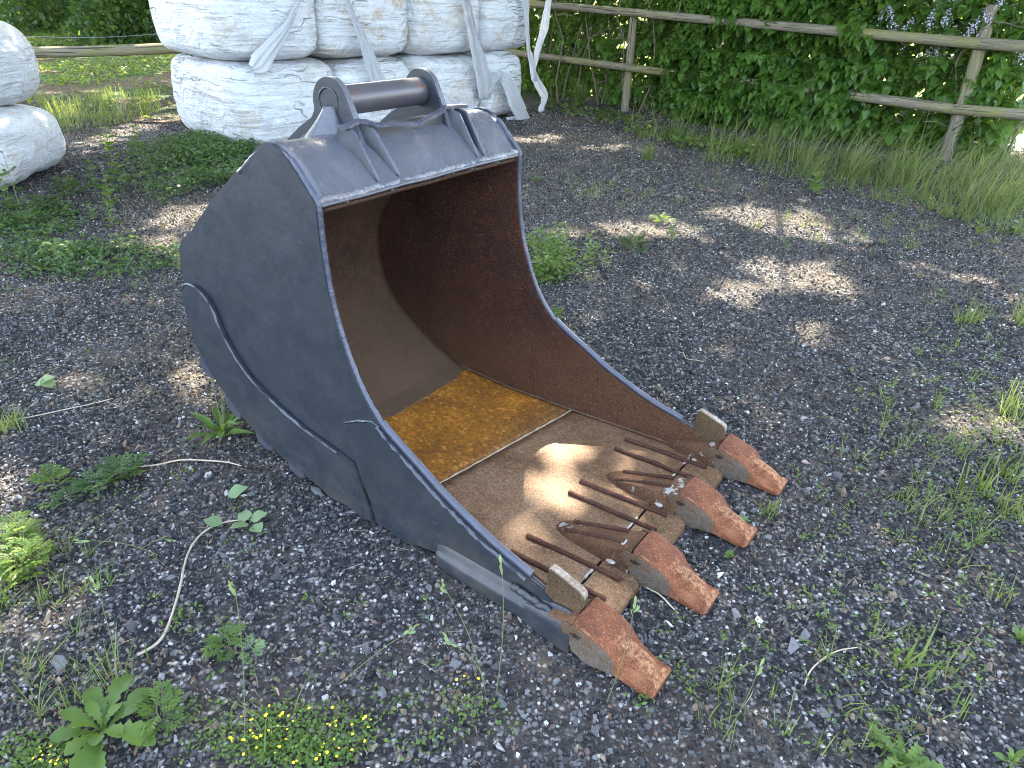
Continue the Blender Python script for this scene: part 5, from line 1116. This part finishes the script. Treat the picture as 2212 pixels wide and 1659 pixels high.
for k, (x, y, a_, s_) in enumerate([(480, 1133, 3.0, .062), (527, 1128, 1.7, .055), (540, 1124, .35, .058), (538, 1132, 3.9, .062), (548, 1134, -.8, .058)]):
    m = fast_mesh('leaf', np.array(wl[0]), np.array(wl[1]), np.full(len(wl[0]), .6)); m.materials.append(M['weed_pale']); o = bpy.data.objects.new('leaf', m); COL.objects.link(o); o.parent = tw; p = G(x, y, .02)-tw.location; o.location = p; o.rotation_euler = (random.uniform(-.2, .2), random.uniform(-.15, .1), a_); o.scale = (s_,)*3
for k, (x, y, s_, lab) in enumerate([(492, 1072, .07, 'single fallen green leaf above the wilted twig leaves'), (1500, 985, .03, 'small fallen leaf behind the teeth')][:1]):
    m = fast_mesh('fallen_leaf', np.array(wl[0])*s_, np.array(wl[1]), np.full(len(wl[0]), .6)); o = link('fallen_leaf', m, M['weed_pale'], None, 180); p = G(x, y, .014); o.location = p; o.rotation_euler = (.2, -.1, .4); tag(o, lab, 'leaf')
for x, y, s_, a_, lab in ((75, 832, .09, .3, 'pale fallen leaf on the gravel at the left edge'), (112, 838, .07, 2.6, 'second pale fallen leaf beside the straw at the left edge')):
    m = fast_mesh('fallen_leaf', np.array(wl[0])*s_, np.array(wl[1]), np.full(len(wl[0]), .9)); o = link('fallen_leaf', m, M['weed_pale'], None, 180); p = G(x, y, .016); o.location = p; o.rotation_euler = (.1, -.1, a_); tag(o, lab, 'leaf')
M['straw'] = NT('straw').fin((.42, .35, .25), .7)
lay('dry_straw', [(-40, 925), (60, 908), (140, 890), (200, 878), (245, 866)], [.002, .0022, .002], M['straw'], 'long straight dry straw reaching in from the left edge', 'straw', .012, 5)
lay('dry_straw', [(298, 1014), (345, 1010), (390, 998), (440, 1000), (490, 1003), (522, 1012)], [.0028, .003, .003, .002], M['straw'], 'wavy dry stalk lying left of the bucket below the plantain', 'straw', .012, 5)
lay('dry_straw', [(1395, 1275), (1425, 1290), (1450, 1318), (1465, 1332)], [.0025, .0025, .0015], M['straw'], 'short dry stalk between the first and second teeth', 'straw', .012, 5)
lay('dry_straw', [(1735, 1490), (1748, 1450), (1800, 1412), (1850, 1405)], [.0018, .002, .0015], M['straw'], 'bent pale stalk on the gravel at the lower right', 'straw', .012, 5)
lay('dry_straw', [(1475, 765), (1480, 780), (1500, 782), (1520, 786)], [.0022, .002, .0015], M['straw'], 'short curved straw on the gravel behind the teeth', 'straw', .012, 5)
# creeping cover patches and yellow flowering patch
def patch(cx, cy, rx, ry, n): 
    a = rng.uniform(0, 6.283, n); r_ = np.sqrt(rng.random(n)); return np.array([tuple(G(cx+rx*q*math.cos(t), cy+ry*q*math.sin(t))) for q, t in zip(r_, a)])
leafpatch('creeping_cover', np.concatenate([patch(450, 332, 100, 26, 230), patch(360, 345, 90, 30, 70), patch(470, 375, 80, 30, 90), patch(330, 405, 110, 35, 45)]), .030, 20, M['weed_dark'], 'dense low clover-like cover behind the left side of the bucket', hgt=.13, spread=.06)
leafpatch('creeping_cover', np.concatenate([patch(1200, 590, 55, 26, 34), patch(1185, 555, 45, 35, 22), patch(1230, 570, 90, 50, 22)]), .024, 20, M['weed'], 'low clover-like cover right of the bucket rim', hgt=.12, spread=.045)
leafpatch('creeping_cover', np.concatenate([patch(60, 480, 120, 40, 80), patch(250, 560, 160, 40, 50), patch(110, 560, 120, 40, 60)]), .028, 16, M['weed_dark'], 'thin creeping weeds in front of the left bale stack', hgt=.05, spread=.06)
leafpatch('creeping_cover', np.concatenate([patch(650, 1600, 150, 70, 120), patch(650, 1630, 90, 40, 50), patch(110, 1640, 90, 50, 40), patch(480, 1590, 120, 70, 30), patch(60, 1640, 100, 40, 25), patch(900, 1560, 220, 70, 40)]), .0085, 9, M['weed'], 'tiny-leaved creeping medick carpet along the bottom edge', hgt=.02, spread=.018)
fl = np.concatenate([patch(650, 1595, 170, 70, 60), patch(110, 1645, 60, 20, 14), patch(1010, 1490, 30, 20, 3)]); n = len(fl); fl[:, 2] = rng.uniform(.018, .032, n)
o = link('yellow_flowers', scatter('yellow_flowers', [(-1, -.3, .2), (0, -1, 0), (1, -.3, .2), (.6, .8, .1), (-.6, .8, .1)], [(0, 1, 2), (0, 2, 3), (0, 3, 4)], fl, frames(np.stack([rng.normal(0, 1, n), rng.normal(0, 1, n), rng.normal(0, .2, n)], 1), rng.normal(0, .2, n)), rng.uniform(.0026, .0045, n)), M['yellow'], None, None, 'stuff'); o['label'] = 'tiny yellow medick flowers along the bottom edge'; o['category'] = 'flowers'
# scattered tiny seedlings (uncountable) - denser to the right side and far edge
sd_ = np.concatenate([patch(1950, 1150, 260, 380, 230), patch(2100, 700, 130, 250, 130), patch(1700, 1450, 420, 180, 120), patch(1300, 420, 200, 60, 60), patch(1750, 480, 420, 60, 90), patch(150, 700, 200, 180, 60), patch(300, 1200, 280, 200, 70), patch(2100, 1000, 110, 200, 110), patch(700, 1400, 300, 150, 30), patch(1500, 370, 250, 30, 50)])
sd_ = sd_[rng.random(len(sd_)) < .55]
leafpatch('seedlings', sd_, .015, 6, M['weed'], 'scattered tiny green seedlings pushing through the gravel', 'seedlings', hgt=.018, spread=.012, bv=SH['small'][0], bf=SH['small'][1], dirz=.8)
sd_ = np.concatenate([patch(2060, 950, 160, 320, 90), patch(1900, 500, 300, 60, 70), patch(1450, 400, 250, 60, 50), patch(100, 1350, 150, 200, 40), patch(1800, 1500, 300, 150, 25), patch(250, 560, 200, 80, 30)]); sd_ = np.repeat(sd_, 7, 0)+np.concatenate([rng.normal(0, .012, (len(sd_)*7, 2)), np.zeros((len(sd_)*7, 1))], 1)
o = blades('sparse_grass', sd_, rng.uniform(.03, .10, len(sd_)), .0035, M['grass'], lean=.9); o['label'] = 'sparse fine grass blades coming up through the gravel'; o['category'] = 'grass'
leafpatch('hedge_foot_weeds', gp([(1180, 215), (1330, 250), (1500, 300), (1700, 335), (1700, 360), (1480, 320), (1300, 275), (1170, 235)], 90), .05, 12, M['weed'], 'low weeds along the shaded foot of the hedge', hgt=.10, spread=.08)
# bigger loose stones one can pick out
for i, (x, y, s_, c_, lab) in enumerate([(1600, 1480, .030, (.10, .10, .11), 'grey'), (560, 905, .02, (.10, .10, .11), 'g')][:0]): pass
STN = [(1185+0, 1480, .0, '')]
t_ = NT('loose_stone_grey'); M['s1'] = t_.fin(t_.mix(t_.noise(60, 5), (.10, .105, .115), (.24, .24, .25)), .85, t_.bump(t_.noise(60, 4), .6, .01)); t_ = NT('loose_stone_pink'); M['s2'] = t_.fin(t_.mix(t_.noise(60, 5), (.22, .15, .15), (.34, .26, .25)), .85)
t_ = NT('loose_stone_white'); M['s3'] = t_.fin(t_.mix(t_.noise(60, 5), (.42, .42, .42), (.62, .61, .58)), .8)
for i, (x, y, s_, mt, lab) in enumerate([(1712, 1400, .026, 's1', 'flat dark grey stone to the right of the first tooth'), (1735, 1375, .022, 's1', 'speckled grey stone beyond the dark flat one'), (1640, 1345, .018, 's3', 'white stone right of the first tooth'), (1590, 1330, .02, 's1', 'grey stone lump in the gravel right of the first tooth'),
    (1555, 1085+160, .016, 's3', 'pale stone between teeth tips'), (960+0, 1390, .0, 's1', ''), (1445, 1350, .014, 's3', 'white pebble beside the first tooth'), (130, 1440, .028, 's1', 'flat grey stone in the lower left'), (370, 1250+0, .018, 's1', 'dark angular stone below the fallen twig'), (125, 1205, .016, 's1', 'grey stone near the left edge litter'), (760, 1108, .018, 's1', 'grey stone next to the bucket side'),
    (530, 1072, .012, 's3', 'white chip near the fallen leaf'), (685, 1065, .026, 's1', 'bluish flat stone beside the heel'), (690, 905, .018, 's2', 'pinkish stone behind the teeth'), (1735, 905, .014, 's2', 'pink pebble on open gravel beyond the teeth'), (1570, 830, .012, 's3', 'white pebble on open gravel'), (1740, 1000, .02, 's2', 'pinkish stone right of the far tooth'), (400, 1505, .016, 's1', 'dark stone between the weeds at the bottom left'), (825, 1498, .02, 's1', 'grey stone at the bottom centre')]):
    if not s_ or not lab: continue
    o = link('loose_stone', stone_mesh(200+i, 1.35).copy(), M[mt], None, None); p = G(x, y); o.location = (p.x, p.y, s_*.25); o.scale = (s_, s_*.8, s_*.6); o.rotation_euler = (random.uniform(-.3, .3), random.uniform(-.3, .3), random.uniform(0, 6)); tag(o, lab, 'stone')
